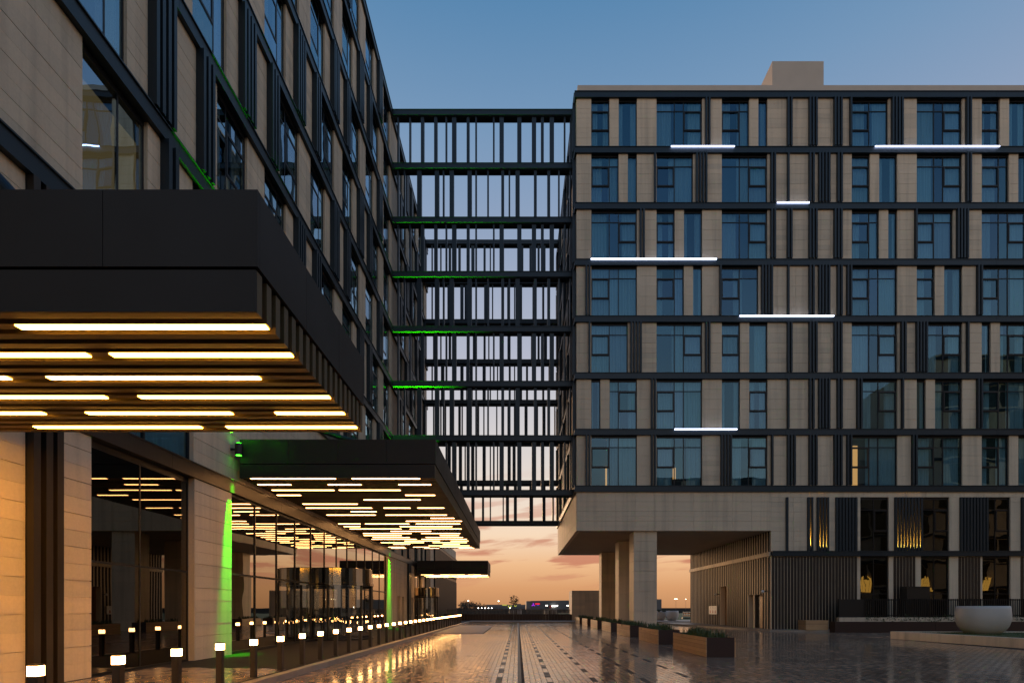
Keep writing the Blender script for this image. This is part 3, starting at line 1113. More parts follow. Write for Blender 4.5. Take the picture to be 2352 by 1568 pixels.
for f in range(1, 8):
    z0, z1 = ZB[f - 1] + 0.036, ZB[f] - BAND
    spans = []
    for k in range(-2, 10):
        u0 = left_bay(k)
        if f == 1 and k in (-1,):
            continue
        if f == 1 and k == 0:
            window(lbd, lf, u0 + 0.45, z0, z1, [(1.05, 0), (0.80, 0)], plain=True, fr_depth=0.09, glass=M['glass_side'], proud=0.008, curtains=False, lit=[(-0.2, 3.6, 0.0, 3.0)], lit_mat='lit_dim')
            mesh_part('ceiling_lamp', [lf.box(u0 + 0.72, u0 + 1.02, -0.50, -0.56, z0 + 1.28, z0 + 1.33)], M['spark'], lbd)
            spans.append((u0 + 0.45, u0 + 2.30))
            for q in (2.73, 2.99):
                fin(lbd, lf, u0 + q, z0 + 0.03, z1, w=0.13)
            continue
        if k == 6 or (f + k) % 2 == 0:
            ua, cols = u0, [(1.10, 1), (0.55, 0)]
            if k != 6:
                for q in (2.30, 2.51, 2.72, 2.93):
                    fin(lbd, lf, u0 + q, z0 + 0.03, z1, w=0.11)
        else:
            ua, cols = u0 + 1.15, [(0.60, 0), (1.10, 1)]
            for q in (0.15, 0.37, 0.59):
                fin(lbd, lf, u0 + q, z0 + 0.03, z1, w=0.11)
        window(lbd, lf, ua, z0, z1, cols, fr_depth=0.075, glass=M['glass_side'], proud=0.007)
        spans.append((ua, ua + sum(c[0] for c in cols)))
    u = Y0
    for a, b in sorted(spans) + [(Y1, Y1)]:
        clad(lbd, lf, u, a, z0, z1, lback, piece_w=2.6)
        u = b
for zt in ZB:
    spandrel(lbd, lf, Y0, Y1, zt)
spandrel(lbd, lf, Y1 + 0.01, YP, 7.5, h=0.25)

# first-floor zone between lower band and tower
z0, z1 = 4.98, ZB[0] - BAND
spans = []
for a, w in ((10.7, 3.4), (36.2, 1.2), (39.2, 1.2), (44.2, 1.7), (47.0, 1.3)):
    window(lbd, lf, a, z0, z1, [(w / 2, 0), (w / 2, 0)])
    spans.append((a, a + w))
u = Y0
for a, b in sorted(spans) + [(Y1, Y1)]:
    clad(lbd, lf, u, a, z0, z1, lback, piece_w=2.6)
    u = b
clad(lbd, lf, Y1 + 0.01, YP, 7.51, 8.6, lback, piece_w=2.6)
clad(lbd, lf, Y1 + 0.01, YP, z0, 7.24, lback, piece_w=2.6)
spandrel(lbd, lf, Y0, YP, 4.94, m=M['bronze'], h=0.33, v=0.045, cap=0.018)
# ground floor
z0, z1 = 0.12, 4.60
window(lbd, lf, 10.72, z0, z1, [(1.62, 0), (1.80, 0)], curtains=False, glass=M['lobby_dark'], transom=0.50, fr_depth=0.16, proud=0.01)
gspans = [(10.72, 14.14), (15.98, 34.95), (38.0, 39.0), (39.4, 40.3), (42.8, 43.8), (44.2, 47.6)]
u = Y0
for a, b in gspans + [(YP, YP)]:
    clad(lbd, lf, u, a, z0, z1, lback, piece_w=2.6)
    u = b
for a, b in ((38.0, 39.0), (39.4, 40.3), (42.8, 43.8)):
    clad(lbd, lf, a, b, 2.2, z1, lback, piece_w=2.6)
    piece(lbd, 'service_door', lf.box(a, b, -0.25, -0.30, z0, 2.2), M['bronze'])
window(lbd, lf, 44.2, z0, z1, [(1.1, 0), (1.2, 0), (1.1, 0)], glass=M['clear'], transom=0.5, lit=[(0.1, 3.3, 2.3, 4.3)])
# near dark recess with three fins, ground to first floor
for zz0, zz1 in ((0.12, 4.60), (4.98, ZB[0] - BAND)):
    piece(lbd, 'recess_panel', lf.box(9.28, 9.92, 0.001, 0.012, zz0, zz1), M['black'])
    for q in (9.29, 9.54, 9.77):
        fin(lbd, lf, q, zz0, zz1 - 0.002, m=M['bronze'], w=0.14, d=0.13, base=0.013)
for (a, b, st) in ((41.35, 42.2, 0.3), (49.1, 51.4, 0.42), (54.5, 73.6, 0.62)):
    y = a
    while y < b:
        for zz0, zz1 in ((0.12, 4.60), (4.98, 7.2)):
            fin(lbd, lf, y, zz0, zz1, m=M['metal'], w=0.28 if st > 0.5 else 0.2, d=0.16)
        y += st
# lobby curtain wall
lob = []
n = 12
pw = (34.95 - 15.98) / n
panes = []
for i in range(n + 1):
    u = 15.98 + pw * i
    lob.append(lf.box(u - 0.02, u + 0.02, -0.06, -0.14, z0, z1))
lob += [lf.box(15.98, 34.95, -0.062, -0.138, 2.34, 2.40), lf.box(15.98, 34.95, -0.062, -0.138, z0, z0 + 0.08), lf.box(15.98, 34.95, -0.062, -0.138, z1 - 0.06, z1)]
cw = mesh_part('lobby_glazing', lob, M['frame'], lbd)
for i in range(n):
    u = 15.98 + pw * i
    for a, b in ((z0 + .08, 2.34), (2.40, z1 - .06)):
        box_piece('pane', lf.box(u + 0.021, u + pw - 0.021, -0.09, -0.105, a, b), M['lobby'], cw)
mesh_part('core', [(XW - 14, XW - 1.0, Y0, Y1, 0, ZB[7] - 0.02), (XW - 14, XW - 1.0, Y1 + .001, YP, 0, 8.55)] +
          [(XW - 0.999, XW - 0.256, Y0, Y1, z - BAND, z - 0.01) for z in ZB] +
          [(XW - 0.999, XW - 0.256, Y0, YP, 4.61, 4.94), (XW - 0.999, XW - 0.257, Y1 + 0.01, YP, 8.3, 8.59)], M['core'], lbd)
mesh_part('roof_edge', [(XW - 14, XW - 0.1, Y0, Y1, ZB[7] + 0.001, ZB[7] + 0.12)], M['render'], lbd)
mesh_part('wall', lback, M['stone'], lbd)
clad_end = []

# ================================================================== STEEL SCREENS BRIDGING THE ALLEY
PA = [(897 + 0, 12)]
scrA = [(-7.55, .10), (-6.80, .10), (-6.07, .20), (-5.24, .20), (-4.53, .10), (-4.12, .27), (-3.20, .18), (-2.66, .10), (-1.55, .10), (-1.14, .27), (-0.03, .27),
        (0.89, .27), (1.46, .18), (2.01, .27), (2.90, .10), (3.28, .10)]
scrB = [(-7.55, .10), (-7.15, .10), (-6.31, .28), (-5.20, .27), (-4.70, .10), (-4.27, .27), (-3.15, .27), (-2.66, .10), (-1.91, .10), (-1.03, .18), (-0.57, .10),
        (-0.14, .27), (1.02, .18), (1.86, .18), (2.54, .10), (3.25, .10)]


def screen(ys, label, seed):
    t_ = thing('steel_screen', label, 'screen', (-2.2, ys, ZB[0] - 0.3), 'steel screens bridging the alley')
    rnd = random.Random(seed)
    x0, x1 = XW + 0.13, XL - 0.125
    for i, z in enumerate(ZB):
        # deep box beam with a sloping lower lip at the front
        bm = bmesh.new()
        prof = [(0.0, 0.0), (0.0, -0.30), (0.09, -0.36), (0.09, -0.30), (0.50, -0.30), (0.50, -0.36), (0.56, -0.36), (0.56, 0.0)]
        va = [bm.verts.new((x0, p, q)) for p, q in prof]
        vb = [bm.verts.new((x1, p, q)) for p, q in prof]
        bm.faces.new(va)
        bm.faces.new(vb)
        for k in range(len(prof)):
            j = (k + 1) % len(prof)
            bm.faces.new((va[k], va[j], vb[j], vb[k]))
        bmesh.ops.recalc_face_normals(bm, faces=bm.faces)
        o = bm_object('beam', bm, M['metal'], t_)
        o.location = Vector((0, ys, z)) - world_loc(t_)
        piece(t_, 'beam_flange', (x0, x1, ys - 0.03, ys + 0.59, z + 0.001, z + 0.03), M['metal'])
        if i < 7:
            pat = scrA if (i % 2 == 0) else scrB
            for (x, w) in pat:
                xs = x if seed == 1 else (x * 0.985 + rnd.choice([-0.3, 0.25, 0.12]))
                if not (x0 + 0.05 < xs < x1 - w):
                    continue
                piece(t_, 'fin', (xs, xs + w, ys + 0.12, ys + 0.40, z + 0.032, ZB[i + 1] - 0.302), M['metal'])
    return t_


screen(35.95, 'nearer screen of dark steel beams and uneven upright fins bridging the alley', 1)
screen(48.7, 'farther screen of dark steel beams and fins seen through the nearer one', 2)


# ================================================================== CANOPIES
def canopy(y0, y1, zb, rows, pitch, label, x1=-2.30, bar='bar_far', fasc=0.68, slat_h=0.385, rods=()):
    x0 = XW + 0.16
    zt = zb + fasc + slat_h + 0.02
    t_ = thing('entrance_canopy', label, 'canopy', ((x0 + x1) / 2, y0, zb), 'canopies over the entrances')
    zf = zt - fasc
    # roof slab behind the cladding
    mesh_part('roof_slab', [(x0, x1 - 0.05, y0 + 0.05, y1 - 0.05, zf + 0.02, zt - 0.02)], M['black'], t_)
    n = max(1, round((x1 - x0) / 1.24))
    w = (x1 - x0) / n
    for i in range(n):
        for yy, dd in ((y0, 0.045), (y1 - 0.045, 0.045)):
            piece(t_, 'fascia_panel', (x0 + i * w + (0.003 if i else 0), x0 + (i + 1) * w - (0.003 if i < n - 1 else 0), yy, yy + dd, zf, zt), M['fascia'])
    n = max(1, round((y1 - y0 - .1) / 1.24))
    w = (y1 - y0 - 0.092) / n
    for i in range(n):
        piece(t_, 'fascia_panel', (x1 - 0.045, x1, y0 + 0.046 + i * w + 0.003, y0 + 0.046 + (i + 1) * w - 0.003, zf, zt), M['fascia'])
    ns = int((y1 - y0 - 0.08) / pitch)
    for i in range(ns + 1):
        ys = y0 + 0.035 + i * pitch
        if ys + 0.1 > y1:
            break
        piece(t_, 'slat', (x0, x1 - 0.02, ys, ys + 0.10, zb + 0.012, zb + slat_h), M['slat'])
    piece(t_, 'front_board', (x0, x1 - 0.021, y0 + 0.012, y0 + 0.034, zb + 0.011, zb + slat_h - 0.002), M['fascia'])
    for i, segs in rows:
        ys = y0 + 0.035 + i * pitch
        for a, b in segs:
            a = max(a, x0 + 0.02)
            b = min(b, x1 - 0.04)
            piece(t_, 'light_bar', (a, b, ys + 0.008, ys + 0.092, zb + 0.002, zb + 0.016), M[bar])
    for (yr, xa, za, xb) in rods:
        o = bm_object('tie_rod', rod((XW + 0.02, yr, za), (xb, yr, zt - 0.02), 0.075, 16), M['metal'], t_)
        o.location = -Vector(t_.location)
        o = bm_object('rod_foot', rod((xb, yr, zt - 0.02), (xb, yr, zt + 0.12), 0.11, 16), M['metal'], t_)
        o.location = -Vector(t_.location)
    return t_


r1 = [(1, [(-4.66, -2.27)]), (4, [(-6.5, -4.45), (-4.21, -2.28)]), (7, [(-7.7, -5.8), (-5.35, -2.94)]), (10, [(-7.3, -5.12), (-4.70, -2.29)]),
      (13, [(-7.74, -6.38), (-5.80, -3.85), (-3.26, -2.29)]), (16, [(-7.0, -4.59), (-4.22, -2.30)])]
canopy(5.09, 8.60, 4.03, r1, 0.1985, 'nearest dark canopy with glowing light bars underneath, overhead at left', rods=[(6.9, 0, 8.4, -4.9)], bar='bar')
BARS = [(0, [(-7.5, -5.12), (-4.66, -2.75)]), (4, [(-7.66, -6.69), (-5.59, -4.62), (-3.51, -2.56)]), (8, [(-7.58, -5.67), (-5.51, -3.62)]), (12, [(-7.9, -7.0), (-3.62, -2.67)]),
        (16, [(-5.17, -3.27)]), (20, [(-7.52, -5.61)]), (24, [(-7.7, -5.31), (-4.87, -3.91), (-3.64, -2.68)]), (28, [(-6.3, -5.34)]), (32, [(-7.47, -5.57), (-5.17, -2.78)]),
        (36, [(-3.53, -2.57)]), (40, [(-4.68, -2.31)]), (44, [(-7.77, -6.81), (-6.6, -4.7), (-4.4, -2.49)]), (48, [(-7.9, -7.04), (-5.26, -2.93)]), (52, [(-7.73, -5.36), (-4.96, -2.59)]),
        (56, [(-6.02, -4.11)]), (60, [(-7.54, -5.18), (-4.71, -2.81)]), (64, [(-7.72, -5.83), (-3.9, -2.95)]), (68, [(-7.47, -5.57), (-4.73, -2.83)]), (72, [(-7.73, -5.36), (-5.09, -2.7)]),
        (76, [(-6.14, -4.23), (-3.63, -2.68)]), (80, [(-7.61, -5.22), (-4.73, -2.83)]), (84, [(-7.09, -6.14), (-4.26, -3.31)]), (88, [(-5.2, -2.82)]),
        (92, [(-7.73, -6.78), (-6.25, -5.3), (-4.64, -2.73)]), (95, [(-7.69, -6.8), (-5.68, -4.79), (-3.58, -2.66)])]
canopy(16.1, 35.4, 5.04, BARS, 0.1985, 'long middle canopy over the revolving door with many light bars', rods=[(18.2, 0, 7.55, -3.4)])
rnd = random.Random(4)
r3 = []
for k in range(7):
    x = -7.7 + rnd.uniform(0, 0.8)
    segs = []
    while x < -3.2:
        L = rnd.choice([0.95, 1.9, 2.38])
        segs.append((x, min(x + L, -2.36)))
        x += L + rnd.uniform(0.2, 0.7)
    r3.append((3 * k + 1, segs))
canopy(44.5, 48.75, 3.98, r3, 0.1985, 'farthest small canopy with light bars over the second door')

# green wall washers fixed at the ends of the long canopy
for (yc, lab, flip) in ((15.93, 'green wall light at the near corner of the long canopy', 1), (35.58, 'green wall light at the far end of the long canopy', -1)):
    t_ = thing('wall_light', lab, 'wall light', (-7.72, yc, 5.8), 'green wall lights')
    bm_object('lamp_body', lathe([(0, -0.16), (0.085, -0.16), (0.10, -0.13), (0.10, 0.13), (0.085, 0.16), (0, 0.16)], 20), M['black'], t_, (0, 0, 0), False)
    bm_object('lamp_lens', lathe([(0, -0.171), (0.07, -0.170), (0.07, -0.162), (0, -0.161)], 16), M['green'], t_)
    bm_object('lamp_lens', lathe([(0, 0.161), (0.07, 0.162), (0.07, 0.170), (0, 0.171)], 16), M['green'], t_)
    bm_object('bracket', rod((-0.22, 0, 0), (0, 0, 0), 0.035), M['black'], t_)
    for up in (0, 1):
        lamp = bpy.data.lights.new('green_beam', 'SPOT')
        lamp.energy = (14000 if flip < 0 else 7000) if up else 8000
        lamp.color = (0.03, 1.0, 0.0)
        lamp.spot_size = math.radians((38 if flip < 0 else 64) if up else 23)
        lamp.spot_blend = 1.0
        lamp.shadow_soft_size = 0.05
        b_o = link(bpy.data.objects.new('green_beam', lamp), t_)
        b_o.location = (0, 0, 0.19 if up else -0.19)
        if up:
            b_o.rotation_euler = (math.radians(180), math.radians(8 if flip < 0 else -7), 0)
        else:
            b_o.rotation_euler = (0, math.radians(4), 0)

# ================================================================== REVOLVING DOORS
def revolving(cx, cy, r, lab):
    t_ = thing('revolving_door', lab, 'revolving door', (cx, cy, 0.125), 'revolving doors')
    z = 2.2
    bm_object('drum', lathe([(r - 0.05, z), (r + 0.03, z), (r + 0.03, z + 0.10), (r, z + 0.11), (r, z + 0.68), (r - 0.03, z + 0.70), (0, z + 0.70)], 56), M['steel'], t_, smooth=False)
    bm_object('drum_soffit', lathe([(0, z + 0.01), (r - 0.05, z + 0.01)], 40), M['black'], t_)
    bm_object('floor_ring', lathe([(r - 0.04, -0.003), (r + 0.04, -0.003), (r + 0.04, 0.06), (r - 0.04, 0.06)], 56), M['frame'], t_)
    # curved side glass
    for a0, a1 in ((-150, -35), (35, 150)):
        vs, fs = [], []
        k = 18
        for i in range(k + 1):
            a = math.radians(a0 + (a1 - a0) * i / k)
            vs += [(r * math.cos(a), r * math.sin(a), 0.06), (r * math.cos(a), r * math.sin(a), z)]
        for i in range(k):
            fs.append((2 * i, 2 * i + 2, 2 * i + 3, 2 * i + 1))
        link(bpy.data.objects.new('curved_pane', quads_mesh('curved_pane', vs, fs, M['clear'], smooth=True)), t_)
    for a in (-150, -35, 35, 150, -92, 92):
        a = math.radians(a)
        x, y = r * math.cos(a), r * math.sin(a)
        mesh_part('post', [(x + cx - 0.04, x + cx + 0.04, y + cy - 0.04, y + cy + 0.04, 0.12, z + 0.125)], M['frame'], t_)
    bm_object('shaft', rod((0, 0, 0), (0, 0, z), 0.05), M['frame'], t_)
    for k in range(4):
        a = math.radians(28 + 90 * k)
        for nm, m, q, th in (('wing_frame', M['frame'], None, 0.03), ('wing_glass', M['clear'], 1, 0.008)):
            bm = bmesh.new()

            def bar(x0, x1, z0, z1):
                ret = bmesh.ops.create_cube(bm, size=1)
                for v_ in ret['verts']:
                    v_.co = Vector((x0 + (v_.co.x + .5) * (x1 - x0), v_.co.y * th, z0 + (v_.co.z + .5) * (z1 - z0)))
            if q:
                bar(0.10, r - 0.13, 0.12, z - 0.10)
            else:
                bar(0.06, r - 0.06, 0.03, 0.12)
                bar(0.06, r - 0.06, z - 0.10, z - 0.01)
                bar(r - 0.13, r - 0.06, 0.12, z - 0.10)
                bar(0.05, 0.10, 0.12, z - 0.10)
            from mathutils import Matrix
            bm.transform(Matrix.Rotation(a, 4, 'Z'))
            bm_object(nm, bm, m, t_)
    return t_


revolving(-7.45, 24.1, 1.35, 'large revolving door with a polished steel drum under the long canopy')
revolving(-7.30, 46.3, 0.95, 'smaller revolving door beneath the farthest canopy')

# ================================================================== BOLLARDS
ORD = ['nearest', 'second', 'third', 'fourth', 'fifth', 'sixth', 'seventh', 'eighth', 'ninth', 'tenth', 'eleventh', 'twelfth',
       'thirteenth', 'fourteenth', 'fifteenth', 'sixteenth', 'seventeenth', 'eighteenth', 'nineteenth', 'twentieth']


def bollard_parts(t_):
    bm = bmesh.new()
    bmesh.ops.create_cube(bm, size=1)
    for v_ in bm.verts:
        v_.co = Vector((v_.co.x * 0.10, v_.co.y * 0.10, (v_.co.z + 0.5) * 0.605))
    bmesh.ops.bevel(bm, geom=[e for e in bm.edges if abs(e.verts[0].co.z - e.verts[1].co.z) > 0.1], offset=0.008, segments=2, affect='EDGES')
    a = bm_object('post', bm, M['post'], t_)
    b = bpy.data.objects.new('lamp_head', boxes_mesh('lamp_head', [(-0.051, 0.051, -0.051, 0.051, 0.606, 0.708)], M['bulb']))
    link(b, t_)
    c = bpy.data.objects.new('cap', boxes_mesh('cap', [(-0.052, 0.052, -0.052, 0.052, 0.7085, 0.727)], M['post']))
    link(c, t_)
    d_ = bpy.data.objects.new('base_plate', boxes_mesh('base_plate', [(-0.075, 0.075, -0.075, 0.075, -0.002, 0.012)], M['post']))
    link(d_, t_)
    return [a, b, c, d_]


proto, parts = None, None
for i in range(37):
    y = 5.89 + 1.215 * i
    if i < 20:
        lab = ORD[i] + ' lit square bollard in the row, counted from the camera end'
    else:
        lab = 'small far lit bollard where the row closes up towards the fence'
    if proto is None:
        proto = thing('bollard_light', lab, 'bollard', (-4.93, y, 0.12), 'lit bollards along the kerb')
        parts = bollard_parts(proto)
    else:
        t_ = proto.copy()
        COL.objects.link(t_)
        t_.location = (-4.93, y, 0.12)
        t_['label'] = lab
        for p in parts:
            c = p.copy()
            COL.objects.link(c)
            c.parent = t_

# ================================================================== PLANTERS
PORD = ['nearest', 'second', 'third', 'fourth', 'fifth', 'sixth', 'farthest']


def blades(name, cx0, cx1, cy0, cy1, z, n, hmin, hmax, seed, m, wid=0.011):
    r = np.random.RandomState(seed)
    vs, fs = [], []
    tufts = [(r.uniform(cx0, cx1), r.uniform(cy0, cy1)) for _ in range(max(3, n // 16))]
    for i in range(n):
        tx, ty = tufts[r.randint(len(tufts))]
        x, y = tx + r.normal(0, 0.05), ty + r.normal(0, 0.05)
        a = r.uniform(0, 6.283)
        h = r.uniform(hmin, hmax)
        lean = r.uniform(0.05, 0.75) * h
        w = wid * r.uniform(0.7, 1.3)
        px, py = -math.sin(a) * w, math.cos(a) * w
        b0 = len(vs)
        for t_, k in ((0, 1.0), (0.45, 0.95), (0.8, 0.6)):
            qx, qy = x + math.cos(a) * lean * t_ * t_, y + math.sin(a) * lean * t_ * t_
            zz = z + h * (t_ - 0.18 * t_ * t_ * (lean / h))
            vs += [(qx + px * k, qy + py * k, zz), (qx - px * k, qy - py * k, zz)]
        vs.append((x + math.cos(a) * lean, y + math.sin(a) * lean, z + h * (1 - 0.28 * lean / h)))
        fs += [(b0, b0 + 1, b0 + 3, b0 + 2), (b0 + 2, b0 + 3, b0 + 5, b0 + 4), (b0 + 4, b0 + 5, b0 + 6)]
    return link(bpy.data.objects.new(name, quads_mesh(name, vs, fs, m)))


for i in range(7):
    y0 = 16.55 + 5.65 * i
    x0, x1, L, H = 5.41, 6.265, 3.5, 0.57
    t_ = thing('planter_box', PORD[i] + ' wooden box planter in the row beside the columns', 'planter', ((x0 + x1) / 2, y0, 0), 'box planters in a row')
    mesh_part('liner', [(x0 + 0.03, x1 - 0.03, y0 + 0.03, y0 + L - 0.03, 0.0, H - 0.09)], M['soil'], t_)
    for k in range(5):
        a, b = 0.004 + k * H / 5 + 0.003, (k + 1) * H / 5 - 0.003
        piece(t_, 'board', (x0, x0 + 0.028, y0, y0 + L, a, b), M['wood'])
        piece(t_, 'board', (x1 - 0.028, x1, y0, y0 + L, a, b), M['wood'])
    piece(t_, 'end_panel', (x0 + 0.029, x1 - 0.029, y0 - 0.001, y0 + 0.028, 0.004, H), M['maroon'])
    piece(t_, 'end_panel', (x0 + 0.029, x1 - 0.029, y0 + L - 0.028, y0 + L, 0.004, H), M['maroon'])
    o = blades('planter_grass', x0 + 0.08, x1 - 0.08, y0 + 0.1, y0 + L - 0.1, H - 0.10, 620 if i < 3 else 260, 0.14, 0.38, 20 + i, M['blade'], 0.011 if i < 3 else 0.018)
    tag(o, 'strappy green grass growing in the ' + PORD[i] + ' box planter', 'plant', 'grasses in the box planters', 'stuff')


def bowl(x, y, z, r, h, lab, round_=False):
    t_ = thing('bowl_planter', lab, 'planter', (x, y, z), 'cast bowl planters')
    if round_:
        prof = [(0, 0), (0.52, 0), (0.70, 0.10), (0.88, 0.30), (0.98, 0.52), (1.0, 0.68), (0.97, 0.85), (0.92, 1.0), (0.84, 1.0), (0.88, 0.85), (0, 0.84)]
    else:
        prof = [(0, 0), (0.56, 0), (0.66, 0.035), (0.80, 0.14), (0.91, 0.28), (0.975, 0.45), (1.0, 0.60), (0.997, 0.72), (0.975, 0.88), (0.952, 1.0), (0.88, 1.0), (0.90, 0.88), (0, 0.86)]
    bm_object('bowl', lathe([(a * r, b * h) for a, b in prof], 64), M['pot_white' if round_ else 'pot'], t_, smooth=True)
    bm_object('soil', lathe([(0, 0.87 * h), (0.87 * r, 0.87 * h)], 32), M['soil'], t_)
    return t_


bowl(20.2, 25.0, 0.30, 0.98, 1.20, 'big pale concrete bowl planter standing on the lawn at right')
bowl(16.0, 59.7, 0.115, 0.69, 1.0, 'right of two white bowl planters seen through the passage', True)
bowl(14.95, 60.6, 0.115, 0.69, 0.98, 'left of two white bowl planters seen through the passage', True)
o = blades('bowl_plants', 14.6, 16.4, 59.4, 60.8, 1.0, 260, 0.10, 0.28, 77, M['leaf'], 0.02)
tag(o, 'low dark plants in the two white bowls beyond the passage', 'plant', kind='stuff')

# ================================================================== TERRACE IN FRONT OF THE RIGHT WING
t_ = thing('timber_box', 'brown timber box planter at the foot of the slatted wall', 'planter', (17.5, 33.9, 0.12))
for k in range(4):
    piece(t_, 'board', (16.8, 18.1, 33.55, 34.5, 0.125 + 0.143 * k, 0.125 + 0.143 * (k + 1) - 0.006), M['wood'])
t_ = thing('maroon_planter', 'long low maroon planter wall below the terrace fence', 'planter', (24, 33.3, 0))
x = 18.15
k = 0
while x < 35:
    L = 2.95 if k == 0 else 3.0
    yy = 32.9 if k == 0 else 33.2
    piece(t_, 'planter_panel', (x, x + L - 0.02, yy, 33.48, 0.0 + 0.001, 0.62), M['maroon'])
    x += L
    k += 1
t_ = thing('terrace_ledge', 'pale stone ledge behind the maroon planter', 'ledge', (26, 33.8, 0.12))
x = 18.75
while x < 35:
    piece(t_, 'ledge_stone', (x, x + 1.19, 33.55, 33.85, 0.125, 0.86), M['stone'])
    x += 1.2
t_ = thing('terrace_fence', 'dark fence of thin upright bars along the terrace at right', 'fence', (27, 33.9, 0.87))
i = 0
x = 20.35
while x < 35:
    piece(t_, 'fence_bar', (x, x + 0.035, 33.66, 33.72, 0.862, 1.95), M['black'])
    x += 0.125
piece(t_, 'fence_rail', (20.3, 35, 33.725, 33.76, 1.86, 1.92), M['black'])
piece(t_, 'fence_rail', (20.3, 35, 33.725, 33.76, 0.95, 1.0), M['black'])
t_ = thing('terrace_screen', 'solid dark screen panel at the left end of the terrace fence', 'screen', (19.5, 33.8, 0.86))
piece(t_, 'screen_panel', (18.85, 20.28, 33.72, 33.78, 0.87, 1.92), M['black'])
piece(t_, 'screen_post', (18.80, 18.845, 33.70, 33.80, 0.862, 1.95), M['black'])
piece(t_, 'screen_post', (20.285, 20.33, 33.70, 33.80, 0.862, 1.95), M['black'])
t_ = thing('terrace_cabinet', 'dark boxy cabinet behind the terrace fence', 'cabinet', (23.6, 34.2, 0.12))
piece(t_, 'cabinet_body', (23.0, 24.35, 34.0, 34.55, 0.125, 2.62), M['black'])
piece(t_, 'cabinet_lid', (22.96, 24.39, 33.96, 34.58, 2.625, 2.68), M['black'])
r = np.random.RandomState(31)
vs, fs = [], []
for i in range(900):
    x = 20.2 + 14.5 * r.rand()
    z = 0.62 + 0.35 * r.rand() ** 1.6 + 0.1 * math.sin(x * 3.1)
    y = 33.46 + r.normal(0, 0.05)
    s = r.uniform(0.025, 0.06)
    a = r.uniform(0, 6.28)
    c_, n_ = Vector((x, y, z)), Vector((math.cos(a), r.normal(0, 0.4), math.sin(a)))
    n_.normalize()
    w_ = n_.cross(Vector((0, 1, 0.3)))
    b0 = len(vs)
    vs += [tuple(c_ - n_ * s), tuple(c_ + w_ * s * 0.5), tuple(c_ + n_ * s), tuple(c_ - w_ * s * 0.5)]
    fs.append((b0, b0 + 1, b0 + 2, b0 + 3))
o = link(bpy.data.objects.new('climbing_plants', quads_mesh('climbing_plants', vs, fs, M['leaf'])))
tag(o, 'trailing green plants growing over the pale terrace ledge', 'plant', kind='stuff')

# ================================================================== FAR END OF THE DRIVE
bw = thing('stone_block', 'low stone clad block at the far end of the drive left of the columns', 'block', (7, 60, 0.115))
bx = Frame(0, 59.3, (1, 0), (0, -1))
bl = Frame(5.59, 0, (0, 1), (-1, 0))
bb = []
clad(bw, bx, 5.62, 9.6, 0.12, 3.2, bb, course=0.31)
clad(bw, bl, 59.33, 62.6, 0.12, 3.2, bb, course=0.31, piece_w=1.6)
mesh_part('block_core', bb + [(5.9, 9.6, 59.6, 62.6, 0.12, 3.19)], M['stone'], bw)
mw = thing('maroon_wall', 'low dark maroon wall across the far end of the drive', 'wall', (0, 59.3, 0.115))
x = -7.6
while x < 5.4:
    piece(mw, 'wall_board', (x, x + 0.29, 59.3, 59.36, 0.12, 0.74), M['maroon'])
    x += 0.30
piece(mw, 'wall_cap', (-7.6, 5.5, 59.28, 59.5, 0.742, 0.78), M['black'])
pf = thing('picket_fence', 'grey picket fence on top of the maroon wall at the far end', 'fence', (0, 59.6, 0.115))
x = -7.4
while x < 5.4:
    piece(pf, 'picket', (x, x + 0.06, 59.62, 59.65, 0.12, 1.34 + 0.05 * math.sin(x * 2.3)), M['fence'])
    x += 0.14
piece(pf, 'fence_rail', (-7.4, 5.45, 59.655, 59.69, 1.15, 1.2), M['fence'])
for (x, lab) in ((-0.25, 'slatted round planter holding the young tree behind the far wall'), (3.45, 'slatted round planter right of the young tree by the far fence')):
    t_ = thing('slatted_planter', lab, 'planter', (x, 60.6, 0.115), 'slatted planters behind the far wall')
    bm_object('tub', lathe([(0, 0), (0.62, 0), (0.62, 1.02), (0.55, 1.02), (0.55, 0.95), (0, 0.95)], 24), M['bark'], t_)
    for k in range(20):
        a = 2 * math.pi * k / 20
        bm = bmesh.new()
        bmesh.ops.create_cube(bm, size=1)
        for v_ in bm.verts:
            v_.co = Vector((v_.co.x * 0.03, v_.co.y * 0.12, (v_.co.z + 0.5) * 1.12))
        o = bm_object('slat', bm, M['white'], t_)
        o.location = (0.655 * math.cos(a), 0.655 * math.sin(a), 0)
        o.rotation_euler = (0, 0, a)


